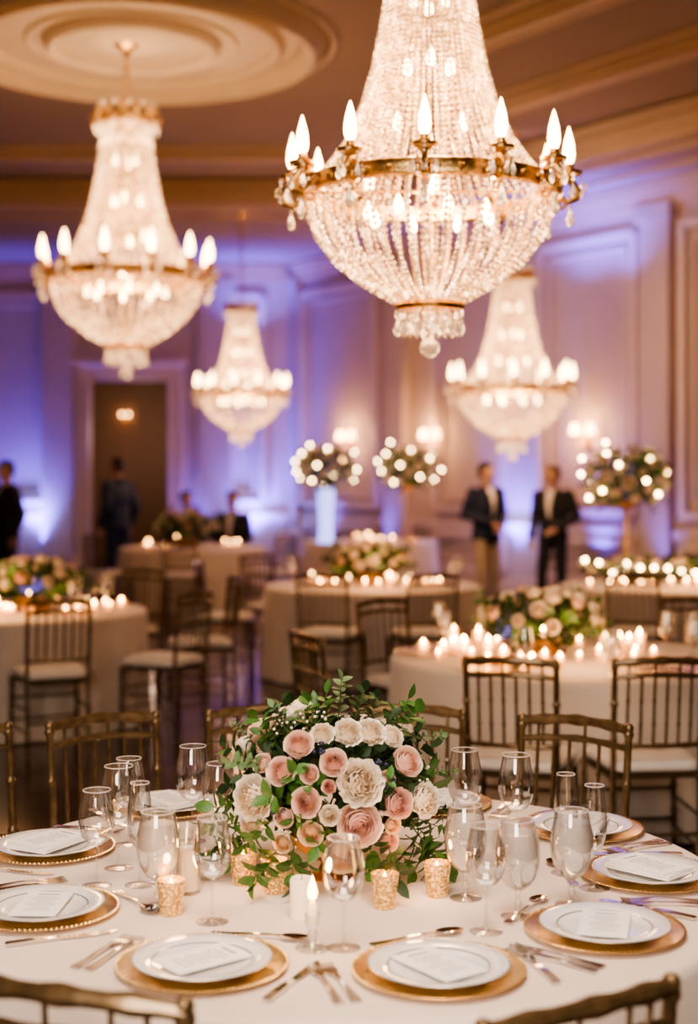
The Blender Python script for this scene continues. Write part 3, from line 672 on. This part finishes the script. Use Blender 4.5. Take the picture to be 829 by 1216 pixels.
def make_goblet():
    t=thing('water_goblet','x','glass')
    lat('foot',[(0,.004),(.036,.001),(.037,.003),(.02,.007),(.006,.012),(0,.014)],M['glass'],t,32)
    mb=MB(); mb.lathe([(.006,.01),(.005,.02),(.010,.03),(.005,.038),(.005,.052),(.010,.060)],20); mb.build('stem',M['glass'],t,60)
    P=[(0,.059),(.014,.061),(.028,.071),(.039,.088),(.046,.112),(.048,.137),(.0455,.162),(.040,.187),(.0355,.208)]
    lat('bowl',P+[(a-.0014,c) for a,c in P[::-1][:-1]],M['glass'],t,40)
    lat('iced_water',[(0,.064),(.013,.065),(.026,.075),(.037,.091),(.044,.114),(.046,.137),(.0435,.162),(.039,.182),(0,.180)],M['ice'],t,40)
    lip_highlight(t,.0352,.208)
    return t
wine=make_wine(); tallw=make_wine(.245,.045,'tall_wine_glass',.105); flute=make_wine(.235,.029,'champagne_flute',.085); gob=make_goblet()
GL=[(wine,115,1053,'clear wine glass standing alone between the two left edge plates'),(gob,188,1078,'frosted goblet of iced water at the left, largest there'),(wine,252,1096,'wine glass between the left frosted goblet and the bouquet'),
 (tallw,229,1000,'tall wine glass close to the left of the bouquet'),(wine,153,1004,'back wine glass of the left cluster'),(tallw,141,1032,'wine glass just left of the frosted goblet'),
 (flute,166,1052,'slim flute behind the left frosted goblet'),(wine,260,1012,'wine glass half hidden by the bouquet leaves at left'),(wine,408,1127,'wine glass at the front centre beside the lit taper candle'),
 (tallw,552,1006,'tall wine glass just right of the bouquet'),(tallw,613,1014,'tall wine glass second right from the bouquet'),(flute,672,1038,'flute behind the right frosted goblet'),
 (gob,679,1076,'frosted iced water goblet, farther right of the two on the right'),(gob,615,1090,'frosted iced water goblet, nearer left of the two on the right'),(gob,553,1068,'frosted iced water goblet just right of the gold votives'),
 (wine,577,1108,'wine glass right of centre, nearest the front'),(flute,706,1056,'flute at the far right of the right glass cluster')]
for g,px,py,l in GL:
    X,Y=on_table(px,py); inst(g,(X,Y,ZT),0,l,'glasses on the nearest table')
def flame(mb,c,h,r,mi=0): mb.lathe([(0,0),(r*.7,h*.1),(r,h*.3),(r*.7,h*.6),(r*.25,h*.85),(0,h)],12,mi,c)
def make_votive():
    t=thing('votive_candle','x','candle')
    lat('holder',[(0,0),(.022,0),(.024,.004),(.026,.03),(.03,.06),(.031,.075),(.029,.075),(.027,.06),(.023,.03),(.021,.01),(0,.009)],M['merc'],t,32)
    lat('wax',[(0,.01),(.0205,.011),(.0235,.035),(.0255,.05),(0,.049)],M['wax'],t,24)
    mb=MB(); flame(mb,(0,0,.052),.028,.006); mb.build('flame',M['flame'],t); return t
vot=make_votive()
for px,py,l in((289,1050,'gold mercury glass votive, leftmost under the bouquet'),(326,1060,'gold mercury glass votive, second from left under the bouquet'),(457,1078,'gold mercury glass votive right of the front wine glass'),(519,1064,'gold mercury glass votive at the right under the bouquet'),(203,1086,'gold mercury glass votive beside the left frosted goblet')):
    X,Y=on_table(px,py); inst(vot,(X,Y,ZT),rnd.random(),l,'gold votive candles')
X,Y=on_table(371,1128); t=thing('taper_candle','short lit taper candle in a clear glass holder, front centre','candle',(X,Y,ZT))
lat('holder',[(0,.0),(.034,0),(.035,.003),(.015,.008),(.007,.02),(.012,.03),(.007,.04),(.014,.05),(.016,.07),(.013,.07),(.0,.055)],M['glass'],t,32)
lat('candle_stick',[(0,.056),(.0105,.056),(.0105,.088),(.006,.094),(0,.094)],M['wax'],t,20)
mb=MB(); flame(mb,(0,0,.096),.052,.0105); mb.build('flame',M['flame'],t)
X,Y=on_table(358,1090); t=thing('pillar_candle','white pillar candle standing behind the lit taper candle','candle',(X,Y,ZT))
lat('wax',[(0,0),(.024,0),(.0245,.003),(.0245,.080),(.022,.085),(.015,.080),(0,.078)],M['wax'],t,32)
mb=MB(); mb.tube([(0,0,.078),(.001,0,.09)],.001,6); mb.build('wick',M['eye'],t)
X,Y=on_table(222,1060); t=thing('hurricane_candle','white candle in a clear glass cylinder left of the bouquet','candle',(X,Y,ZT))
lat('glass_cylinder',[(0,0),(.03,0),(.031,.004),(.031,.15),(.0295,.15),(.0295,.006),(0,.005)],M['glass'],t,32)
lat('wax',[(0,.007),(.024,.007),(.024,.10),(0,.098)],M['wax'],t,24)
mb=MB(); mb.lathe([(0,0),(.020,0),(.023,.04),(.025,.055),(.023,.055),(.018,.01),(0,.01)],14,0); mb.lathe([(0,.012),(.017,.012),(.020,.028),(0,.028)],12,1); flame(mb,(0,0,.030),.042,.010,2)
VM=mb.mesh('far_votive_mesh',[M['glowcup'],M['waxfar'],M['flamefar']],50)
def votives(T,c,n_,r0,r1,tbl,zadd=0,seed=1,line=None):
    r=random.Random(seed)
    pts=[]
    tries=0
    while len(pts)<n_ and tries<4000:
        tries+=1
        if line: x=c[0]+r.uniform(-line,line); y=c[1]-r.uniform(.24,.44)
        else:
            a=r.uniform(0,2*PI); rr=r.uniform(r0,r1); x=c[0]+rr*math.cos(a); y=c[1]+rr*math.sin(a)*.8
        if math.hypot(x-T[0],y-T[1])>.84 or any(math.hypot(x-p[0],y-p[1])<.07 for p in pts): continue
        pts.append((x,y))
    for x,y in pts:
        o=ob('votive_candle',VM,None,(x,y,ZT)); s=r.choice((.85,1.0,1.25)); o.scale=(s,s,s*r.choice((1,1,1.5)))
        tag(o,'one of the lit votive candles clustered on '+tbl,'candle','votives on '+tbl)
votives(T2,(PX(640,7.4),7.4),38,.38,.60,'the right table',seed=2)
votives(T1,(PX(45,9.8),9.8),24,.40,.6,'the left table',seed=3)
votives(T3,(PX(442,12),12),26,.40,.62,'the middle table',seed=4)
votives(T5,(T5[0],T5[1]),20,0,0,'the garland table',seed=5,line=.76)
votives(T6,(T6[0]+.05,T6[1]-.35),8,.0,.35,'the farthest table',seed=6)
votives(T4,(PX(228,18),18),8,.5,.7,'the far left table',seed=7)
GT=[(T2,-.62,.05,wine),(T2,-.64,.3,tallw),(T2,-.3,-.66,wine),(T2,.48,-.15,tallw),(T2,.56,-.4,wine),(T2,.66,.05,wine),(T2,.1,-.7,gob),(T1,.55,.1,wine),(T1,.66,-.1,tallw),(T1,.5,-.4,wine),(T1,-.1,-.66,gob),(T3,-.68,-.2,wine),(T3,.66,-.3,wine),(T3,.72,.05,tallw),(T3,-.7,.1,tallw),(T5,-.5,-.58,wine),(T5,.3,-.68,wine)]
nm={id(T1):'the left table',id(T2):'the right table',id(T3):'the middle table',id(T5):'the garland table'}
for T,dx,dy,g in GT:
    inst(g,(T[0]+dx,T[1]+dy,ZT),0,'one of the clear stemmed glasses set out on '+nm[id(T)],'stemmed glasses on '+nm[id(T)])
for dx,dy,l in((-.42,-.5,'gold charger at the front left of the right table'),(.38,-.62,'gold charger at the front right of the right table'),(-.72,.12,'gold charger at the left end of the right table')):
    inst(charger,(T2[0]+dx,T2[1]+dy,ZT),0,l,'chargers on the right table')

# ------------------------------------------------------------ chandeliers (unit: ring radius = 1)
UP=[(.05,.965),(.12,.89),(.2,.81),(.4,.665),(.7,.535),(1.0,.45),(1.4,.375),(1.8,.325),(2.0,.31)]
LO=[(-.06,.975),(-.2,.965),(-.38,.89),(-.55,.76),(-.7,.58),(-.8,.42),(-.88,.27)]
def resample(P,step):
    pts=[Vector((r,0,h)) for h,r in P]; out=[pts[0]]; acc=0
    for i in range(len(pts)-1):
        a,b=pts[i],pts[i+1]; L=(b-a).length; pos=step-acc
        while pos<L: out.append(a.lerp(b,pos/L)); pos+=step
        acc=(L-(pos-step))
    return out
def bead(mb,c,r,seg=6):
    c=Vector(c); mb.lathe([(0,-r),(r*.85,-r*.4),(r*.85,r*.4),(0,r)],seg,0,c)
def strand(P,step,r,name,m):
    mb=MB()
    for c in resample(P,step): bead(mb,c,r)
    return mb.mesh(name,m,0)
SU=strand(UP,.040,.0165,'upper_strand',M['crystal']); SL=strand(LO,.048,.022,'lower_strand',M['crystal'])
def lining():
    mb=MB(); 
    for P,n_ in((UP,44),(LO,46)):
        pts=resample([(h,r*.86) for h,r in P],.055)
        for k in range(n_):
            a=2*PI*(k+.5)/n_; R_=Matrix.Rotation(a,4,'Z')
            for c in pts:
                cc=R_@c; q=.017
                mb.add([(cc.x+q,cc.y,cc.z),(cc.x-q,cc.y,cc.z),(cc.x,cc.y+q,cc.z),(cc.x,cc.y-q,cc.z),(cc.x,cc.y,cc.z+q*1.3),(cc.x,cc.y,cc.z-q*1.3)],
                  [(0,2,4),(2,1,4),(1,3,4),(3,0,4),(2,0,5),(1,2,5),(3,1,5),(0,3,5)])
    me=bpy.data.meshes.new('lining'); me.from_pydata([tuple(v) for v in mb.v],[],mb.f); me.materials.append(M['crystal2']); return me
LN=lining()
def make_chand():
    t=thing('crystal_chandelier','x','chandelier')
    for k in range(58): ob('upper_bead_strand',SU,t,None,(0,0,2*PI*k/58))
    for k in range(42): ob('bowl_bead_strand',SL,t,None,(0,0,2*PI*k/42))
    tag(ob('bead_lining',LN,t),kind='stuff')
    mb=MB(); mb.lathe([(.965,-.055),(1.0,-.07),(1.03,-.055),(1.015,-.03),(1.02,.03),(1.035,.055),(1.0,.07),(.965,.055)],72,closed=True)
    for k in range(36):
        a=2*PI*k/36; mb.sphere((1.02*math.cos(a),1.02*math.sin(a),0),(.028,.028,.026),8,6)
    mb.build('gold_ring',M['gold'],t)
    arm=[]
    RC=1.10
    pts=[Vector(p) for p in((.99,0,.01),(1.03,0,-.06),(1.09,0,-.10),(1.16,0,-.075),(1.18,0,-.01),(1.14,0,.035),(RC,0,.09))]
    def mkarm(k):
        a=2*PI*(k+.0)/12+math.radians(-95)
        if k==0:
            mb=MB(); mb.tube(pts,[.036,.032,.026,.026,.024,.026,.034],8); mb.sphere((1.05,0,.07),.03,8,6); mb.tube([(1.0,0,.05),(1.04,0,.10),(1.08,0,.06),(RC,0,.09)],.014,6)
            mb.tube([(1.09,0,-.10),(1.05,0,-.15),(1.0,0,-.14),(1.0,0,-.10),(1.03,0,-.09)],.014,6); mb.tube([(1.18,0,-.01),(1.23,0,-.02),(1.235,0,.03),(1.20,0,.04)],.012,6)
            for s in(-1,1): mb.sphere((1.03,s*.05,-.02),(.022,.04,.04),8,6)
            A_=mb.build('arm',M['gold'],t)
            mb=MB(); mb.lathe([(0,.08),(.035,.085),(.05,.10),(.098,.118),(.104,.140),(.045,.135),(.034,.15),(.046,.165),(.034,.175),(.037,.20),(0,.20)],20,0,(RC,0,0)); mb.build('drip_cup',M['gold'],A_)
            mb=MB(); mb.lathe([(0,.2),(.028,.205),(.043,.24),(.048,.28),(.041,.36),(.023,.43),(.009,.48),(0,.50)],20,0,(RC,0,0)); mb.build('flame_bulb',M['bulb'],A_,80)
            mb=MB()
            for q in range(5):
                b=2*PI*q/5; c=(RC+.09*math.cos(b),.09*math.sin(b),0)
                bead(mb,(c[0],c[1],.10),.016); bead(mb,(c[0],c[1],.065),.014)
                mb.lathe([(0,.045),(.012,.01),(.025,-.035),(.018,-.06),(0,-.08)],6,0,(c[0],c[1],0))
            mb.lathe([(0,-.13),(.014,-.17),(.034,-.24),(.024,-.28),(0,-.30)],6,0,(1.11,0,0)); bead(mb,(1.11,0,-.14),.018)
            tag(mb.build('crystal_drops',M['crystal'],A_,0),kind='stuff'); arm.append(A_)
        else: A_=copy_tree(arm[0],t)
        A_.rotation_euler=(0,0,a)
    for k in range(12): mkarm(k)
    mb=MB(); mb.lathe([(.23,-.93),(.27,-.94),(.285,-.91),(.27,-.88),(.23,-.87)],36,closed=True); mb.build('lower_ring',M['gold'],t)
    mb=MB()
    for k in range(26):
        a=2*PI*k/26
        c=(.26*math.cos(a),.26*math.sin(a),0)
        for z in(-.96,-.99,-1.02): bead(mb,(c[0],c[1],z),.016)
        mb.lathe([(0,-1.03),(.02,-1.06),(.028,-1.10),(.018,-1.13),(0,-1.15)],6,0,c)
    for k in range(14):
        a=2*PI*k/14
        for z in(-.95,-.99,-1.03,-1.07,-1.11): bead(mb,(.15*math.cos(a),.15*math.sin(a),z),.017)
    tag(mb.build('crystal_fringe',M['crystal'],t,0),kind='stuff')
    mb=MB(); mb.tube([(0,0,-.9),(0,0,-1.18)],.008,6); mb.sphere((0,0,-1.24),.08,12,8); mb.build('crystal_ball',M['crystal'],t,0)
    mb=MB(); mb.lathe([(.30,1.98),(.34,1.98),(.36,2.03),(.345,2.06),(.36,2.1),(.30,2.1)],36,closed=True)
    for k in range(12):
        a=2*PI*k/12; c=(.37*math.cos(a),.37*math.sin(a)); mb.sphere((c[0],c[1],2.16),(.05,.05,.065),8,6); mb.tube([(c[0]*.9,c[1]*.9,2.05),(c[0]*1.2,c[1]*1.2,2.0),(c[0]*1.25,c[1]*1.25,2.1)],.014,6)
    mb.build('crown',M['gold'],t)
    mb=MB()
    for k in range(12):
        a=2*PI*(k+.5)/12; mb.lathe([(0,1.86),(.02,1.9),(.03,1.95),(0,2.02)],6,0,(.4*math.cos(a),.4*math.sin(a),0)); bead(mb,(.36*math.cos(a),.36*math.sin(a),2.22),.035)
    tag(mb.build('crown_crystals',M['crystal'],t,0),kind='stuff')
    mb=MB(); mb.tube([(0,0,-.9),(0,0,2.3)],.014,8)
    for k in range(4):
        a=PI/2*k; mb.tube([(0,0,0),(math.cos(a)*.97,math.sin(a)*.97,0)],.012,6); mb.tube([(0,0,2.05),(math.cos(a)*.32,math.sin(a)*.32,2.05)],.01,6)
    mb.build('inner_frame',M['gold'],t)
    mb=MB(); mb.lathe([(0,.0),(.025,.01),(.04,.04),(.034,.09),(.012,.14),(0,.16)],12); IB=mb.mesh('inner_bulb_mesh',M['bulb'])
    for k in range(8):
        a=2*PI*(k+.3)/8; ob('inner_bulb',IB,t,(.5*math.cos(a),.5*math.sin(a),-.25))
    for z,r_ in((.45,.3),(.95,.2),(1.45,.15)):
        for k in range(3):
            a=2*PI*(k+.3+z)/3; ob('inner_bulb',IB,t,(r_*math.cos(a),r_*math.sin(a),z))
    return t
ch=make_chand()
CH=[(510,4.9,228,.43,'largest crystal chandelier, nearest, hanging at the top right of centre'),(150,12.8,330,.685,'crystal chandelier hanging from the round ceiling medallion at left'),
    (287,20.0,468,.575,'smallest crystal chandelier, farthest, left of centre'),(608,16.4,463,.625,'crystal chandelier behind and right of the largest one')]
rods=[]
for px,Y,py,R,l in CH:
    X=PX(px,Y); Z=PZ(py,Y); o=inst(ch,(X,Y,Z),0,l,'crystal chandeliers',R)
    mb=MB(); top=(ZC if Y<18.9 else ZS)-Z-(.03 if abs(px-150)<2 else 0)
    z0=2.2; z1=top/R
    mb.tube([(0,0,z0),(0,0,z1)],.016,8)
    k=z0+.1
    while k<z1-.1: mb.sphere((0,0,k),(.035,.035,.05),8,6); k+=.2
    mb.lathe([(0,z1-.16),(.04,z1-.15),(.06,z1-.08),(.16,z1-.03),(.18,z1-.002),(0,z1-.002)],24); rods.append((o,mb.mesh('hanging_rod',M['gold'])))
    for zz_,pw in((-.05,.6),(.8,.4)):
        L=bpy.data.lights.new('chandelier_glow','POINT'); L.energy=(105*R/.6)*pw; L.color=(1,.58,.27); L.shadow_soft_size=.2*R
        q=bpy.data.objects.new('chandelier_glow',L); C.objects.link(q); q.location=(X,Y,Z+zz_*R)
for o,me in rods: ob('hanging_rod',me,o)

# ------------------------------------------------------------ sconces
def make_sconce():
    t=thing('wall_sconce','x','sconce')
    mb=MB(); mb.box((0,-.012,0),(.10,.024,.34)); mb.sphere((0,-.02,.0),(.07,.03,.12),12,8); mb.build('backplate',M['gold'],t)
    for s in(-1,1):
        mb=MB(); mb.tube([(0,-.03,-.05),(s*.07,-.08,-.12),(s*.13,-.1,-.08),(s*.13,-.1,.02)],.011,8); a=mb.build('arm',M['gold'],t)
        mb=MB(); mb.lathe([(.062,.03),(.04,.15),(.037,.15),(.058,.03)],20,0,(s*.13,-.1,0)); mb.sphere((s*.13,-.1,.09),(.03,.03,.05),10,8); mb.build('lamp_shade',M['shade'],a)
    return t
sc=make_sconce()
for px,py,l in((417,524,'twin-shade wall sconce, leftmost, behind the blue-lit centrepiece'),(517,523,'twin-shade wall sconce in the middle of the far wall'),(699,518,'twin-shade wall sconce right of the two standing men')):
    t_=wt(px); p=W(t_,.0,0); z=PZ(py,p.y); inst(sc,(p.x,p.y,z),WA,l,'wall sconces',1.1)
    q=W(t_,.35,z+.1); L=bpy.data.lights.new('sconce_light','POINT'); L.energy=34; L.color=(1,.52,.22); L.shadow_soft_size=.08; lo=bpy.data.objects.new('sconce_light',L); C.objects.link(lo); lo.location=q
o=inst(sc,((XD0+.15),27.98,PZ(495,28)),0,'small warm wall sconce glowing inside the dark doorway',None,.5)

# ------------------------------------------------------------ people
def remesh(mb,name,m,parent,vox,it=3):
    o=mb.build(name,m,parent,60); md=o.modifiers.new('r','REMESH'); md.mode='VOXEL'; md.voxel_size=vox
    sm=o.modifiers.new('s','SMOOTH'); sm.iterations=it; sm.factor=.5
    bpy.context.view_layer.update(); dg=bpy.context.evaluated_depsgraph_get()
    me=bpy.data.meshes.new_from_object(o.evaluated_get(dg)); o.modifiers.clear(); o.data=me
    me.materials.clear(); me.materials.append(m); me.polygons.foreach_set('use_smooth',[True]*len(me.polygons)); return o
def person(label,loc,rz,suit,trous,pose='clasp',seated=False,scale=1,headturn=0):
    t=thing('person',label,'person',loc,rz); t.scale=(scale,)*3
    dz=-.36 if seated else 0
    def z(v): return v+dz
    if seated: legs=[((s*.09,.0,.60),(s*.11,.40,.58),(s*.12,.40,.09),(s*.13,.53,.04)) for s in(-1,1)]
    elif pose!='side': legs=[((-.09,0,.93),(-.115,.02,.50),(-.125,-.015,.09),(-.15,.12,.035)),((.09,0,.93),(.12,.07,.50),(.135,.06,.09),(.18,.19,.035))]
    else: legs=[((s*.09,0,.93),(s*.105,.015,.50),(s*.11,-.015,.09),(s*.125,.12,.035)) for s in(-1,1)]
    if pose=='clasp': arms=[((s*.20,0,z(1.43)),(s*.29,-.04,z(1.17)),(s*.075,.20,z(1.05+.02*s)),(-s*.75,.25,-.35)) for s in(-1,1)]
    elif pose=='relaxed': arms=[((-.20,0,z(1.43)),(-.30,-.03,z(1.16)),(-.13,.19,z(1.02)),(.7,.25,-.4)),((.20,0,z(1.42)),(.27,-.07,z(1.14)),(.28,.05,z(.89)),(-.05,.1,-1))]
    elif pose=='table': arms=[((s*.19,0,z(1.43)),(s*.25,.05,z(1.16)),(s*.12,.24,z(1.06)),(-s*.5,.7,-.1)) for s in(-1,1)]
    else: arms=[((s*.19,0,z(1.43)),(s*.27,-.06,z(1.15)),(s*.27,.05,z(.90)),(-s*.05,.1,-1)) for s in(-1,1)]
    b=MB()
    b.cap((0,-.005,z(1.42)),.062,(0,.005,z(1.58)),.054)
    hc=Vector((0,.015,z(1.675)))
    b.M=Matrix.Translation(hc)@Matrix.Rotation(headturn,4,'Z')
    b.sphere((0,-.005,.02),(.076,.094,.098),20,14); b.sphere((0,.025,-.055),(.054,.062,.058),16,10); b.sphere((0,.02,-.02),(.066,.07,.075),16,10)
    b.cap((0,.088,.012),.009,(0,.108,-.022),.014,8); b.sphere((0,.075,.035),(.05,.02,.012),10,6); b.sphere((0,.083,-.055),(.026,.012,.009),10,6)
    for s in(-1,1): b.sphere((s*.077,-.005,0),(.012,.022,.034),10,8)
    b.M=Matrix.Identity(4)
    b.sphere((0,0,z(1.28)),(.165,.105,.2),16,12); b.sphere((0,0,z(1.03)),(.145,.105,.17),16,12); b.cap((-.15,0,z(1.42)),.06,(.15,0,z(1.42)),.06)
    for a in arms:
        b.cap(a[0],.052,a[1],.042); b.cap(a[1],.04,a[2],.027)
        w=Vector(a[2]); d=Vector(a[3]).normalized(); sd=d.cross(Vector((0,1,.3))); sd.normalize(); s=1 if a[0][0]>0 else -1
        for k in range(4):
            o_=w+sd*(k-1.5)*.019+d*.07; b.cap(w+sd*(k-1.5)*.008,.02,o_,.0125,8)
            L=(.07,.08,.075,.058)[k]; mid=o_+d*L*.55+Vector((-s*.008,.006,0)); b.cap(o_,.0105,mid,.0095,8); b.cap(mid,.0095,mid+(d+Vector((-s*.5,.1,0))).normalized()*L*.45,.008,8)
        th=w+d*.025; t2=th+(d*.6+Vector((0,.8,0))).normalized()*.05; b.cap(th,.015,t2,.011,8); b.cap(t2,.011,t2+d*.03,.009,8)
    for h,k,a,f in legs:
        b.cap(h,.085,k,.055); b.cap(k,.053,a,.036); b.cap(a,.034,f,.03)
    remesh(b,'body',M['skin'],t,.0085)
    j=MB(); j.sphere((0,0,z(1.27)),(.215,.132,.235),20,14); j.sphere((0,0,z(1.06)),(.185,.132,.2),20,14)
    if not seated: j.sphere((0,.0,z(.92)),(.20,.14,.15),20,14); 
    j.cap((-.18,-.005,z(1.42)),.072,(.18,-.005,z(1.42)),.072)
    for a in arms: 
        e=Vector(a[1]).lerp(Vector(a[2]),.93); j.cap(a[0],.076,a[1],.063); j.cap(a[1],.061,e,.046)
    j.cap((0,-.02,z(1.42)),.075,(0,-.03,z(1.49)),.066)
    remesh(j,'jacket',suit,t,.014)
    p=MB(); p.sphere((0,0,legs[0][0][2]+.03),(.165,.122,.12),16,12)
    for h,k,a,f in legs: p.cap(h,.097,k,.072); p.cap(k,.07,Vector(k).lerp(Vector(a),.96),.056)
    remesh(p,'trousers',trous,t,.014)
    for h,k,a,f in legs:
        q=MB(); fv=Vector(f); q.cap((a[0],a[1]-.02,.045),.045,(fv.x,fv.y,.036),.036); q.sphere((fv.x,fv.y+.03,.032),(.042,.07,.032)); q.box((fv.x-.002,fv.y-.04,.007),(.075,.24,.014)); remesh(q,'shoe',M['shoe'],t,.01)
    v=MB()
    def fy(x,zq): 
        q=1-(x/.215)**2-((zq-1.27)/.235)**2; return .132*math.sqrt(max(.08,q))+.012
    vs=[];rows=[(1.49,.045),(1.44,.056),(1.36,.05),(1.28,.038),(1.2,.022),(1.14,.006)]
    for zq,hw in rows:
        for u in(-1,0,1): vs.append((u*hw,max(fy(u*hw,zq),.062 if zq>1.45 else .0)+.004,z(zq)))
    v.add(vs,[(i*3+k,i*3+k+1,i*3+k+4,i*3+k+3) for i in range(5) for k in(0,1)]); v.build('shirt_front',M['shirt'],t)
    for s in(-1,1):
        l=MB(); pts=[((s*(hw+.012)),fy(s*(hw+.012),zq)+.006,z(zq)) for zq,hw in rows]; l.tube(pts,[.014,.02,.024,.022,.014,.006],6); l.build('lapel',suit,t)
    h=MB(); h.M=Matrix.Translation(hc)@Matrix.Rotation(headturn,4,'Z'); h.sphere((0,-.022,.042),(.083,.096,.088),20,12); h.sphere((0,-.055,-.005),(.074,.062,.075),16,10); h.sphere((0,.035,.098),(.06,.05,.026),14,8)
    remesh(h,'hair',M['hair'],t,.01)
    for s in(-1,1):
        e=MB(); e.M=Matrix.Translation(hc)@Matrix.Rotation(headturn,4,'Z'); e.sphere((s*.03,.083,.012),(.011,.008,.006),8,6); e.build('eye',M['eye'],t)
    return t
def facing(p,T):
    d=Vector(T)-Vector(p); return math.atan2(d.y,d.x)-PI/2
person('person in a dark suit and tan trousers, hands clasped, left of the standing pair',(PX(577,17.3),17.3,0),PI+.6,M['navy'],M['tan'],'clasp',headturn=.4,scale=1.01)
person('person in a black suit with white shirt, right of the standing pair',(PX(657,17.5),17.5,0),PI-.55,M['black'],M['black'],'relaxed',headturn=-.35,scale=.99)
person('person in a blue suit standing before the doorway, turned away',(PX(140,19.6),19.6,0),-2.2+PI,M['blue'],M['blue'],'side',scale=1.05)
person('person in a black suit cut off by the left edge',(PX(8,17.3),17.3,0),PI-.9,M['black'],M['black'],'side',scale=1.02)
person('seated person in black suit behind the far left table, nearer one',(P5[0],P5[1],0),facing(P5,T4),M['black'],M['black'],'table',True)
person('seated person in black suit behind the far left table, farther one',(P6[0],P6[1],0),facing(P6,T4),M['black'],M['black'],'table',True)

# ------------------------------------------------------------ lights
def light(kind,loc,e,col,size=.3,rot=None,name='lamp',spot=None,blend=.8,spread=None):
    L=bpy.data.lights.new(name,kind); L.energy=e; L.color=col
    if kind=='AREA':
        L.size=size
        if spread: L.spread=spread
    else: L.shadow_soft_size=size
    if spot: L.spot_size=spot; L.spot_blend=blend
    o=bpy.data.objects.new(name,L); C.objects.link(o); o.location=loc
    if rot: o.rotation_euler=rot
    return o
def aim(o,tgt): o.rotation_euler=(Vector(tgt)-o.location).to_track_quat('-Z','Y').to_euler()
PUR=(.12,.08,1.0)
for px,e,of in((395,480,.35),(470,150,.4),(618,1300,.30),(722,480,.35),(800,120,.4)):
    p=W(wt(px),of,.35); o=light('SPOT',p,e,PUR,.10,None,'uplight',math.radians(75),1.0); aim(o,W(wt(px),.08,3.6))
for px,e,of in((45,1500,.30),(5,350,.4),(235,250,.4),(300,1700,.30),(325,400,.35)):
    X=PX(px,YB); o=light('SPOT',(X,YB-of,.35),e,PUR,.10,None,'uplight',math.radians(75),1.0); aim(o,(X,YB-.08,3.6))
for px in(300,45):
    light('POINT',(PX(px,YB),YB-.35,1.0),22,(.25,.3,1),.08,None,'uplight_glow')
light('POINT',W(wt(618),.35,1.0),18,(.25,.3,1),.08,None,'uplight_glow')
for px in(700,745):
    o=light('SPOT',W(wt(px),.7,3.9),330,(.12,.10,1),.1,None,'cove_light',math.radians(120),1.0); aim(o,W(wt(px),.5,5.5))
o=light('SPOT',(PX(300,YB),YB-.7,3.9),300,(.12,.10,1),.1,None,'cove_light',math.radians(120),1.0); aim(o,(PX(300,YB),YB-.5,5.5))
o=light('AREA',(0,1.4,4.6),56,(1,.79,.62),2.2,None,'table_fill',spread=math.radians(80)); aim(o,(0,3.2,.75))  # unseen fill added above the nearest table, no fixture
o=light('AREA',(-1.0,-1.6,2.6),50,(1,.82,.68),1.8,None,'room_fill',spread=math.radians(80)); aim(o,(0,3.5,1.0))  # front fill added behind the camera, out of view
o=light('AREA',(-.5,12,5.2),44,(1,.66,.42),5,(0,0,0),'ambient_fill')  # ambient fill added under the ceiling, facing down, no fixture
o=light('SPOT',W(9,6.5,4.0),520,(1,.68,.46),.6,None,'wall_wash',math.radians(95),1.0); aim(o,W(7.5,0,2.4))  # spot without fixture, added to warm the right wall
o=light('AREA',(MX,MY,4.6),20,(1,.68,.38),1.0,(PI,0,0),'medallion_wash')  # upward light added to brighten the medallion, no fixture
for T,e in((T1,14),(T2,14),(T3,14),(T5,12)): light('POINT',(T[0],T[1]-.5,1.05),e,(1,.5,.2),.2,None,'candle_light')
X,Y=on_table(371,1128); light('POINT',(X,Y-.02,ZT+.17),.9,(1,.55,.25),.02,None,'candle_light')
for px,py in((307,1052),(490,1066),(212,1082)):
    X,Y=on_table(px,py); light('POINT',(X,Y-.03,ZT+.10),.6,(1,.5,.2),.02,None,'candle_light')
light('POINT',((XD0+XD1)/2,26.4,2.4),38,(1,.66,.46),.3,None,'corridor_light')
wd=bpy.data.worlds.new('World'); S.world=wd; wd.use_nodes=True; wd.node_tree.nodes['Background'].inputs[0].default_value=(.30,.22,.25,1); wd.node_tree.nodes['Background'].inputs[1].default_value=.05
try:
    S.view_settings.view_transform='AgX'; S.view_settings.look='AgX - Medium High Contrast'
except Exception: pass
# ------------------------------------------------------------ camera
cam=bpy.data.cameras.new('camera'); co=bpy.data.objects.new('camera',cam); C.objects.link(co); co.location=(0,0,CZ); co.rotation_euler=(PI/2,0,0)
cam.sensor_fit='VERTICAL'; cam.sensor_height=36; cam.sensor_width=36; cam.lens=F/1216*36; cam.shift_y=-48/1216
cam.dof.use_dof=True; cam.dof.focus_distance=3.5; cam.dof.aperture_fstop=1.7; cam.clip_end=100
S.camera=co
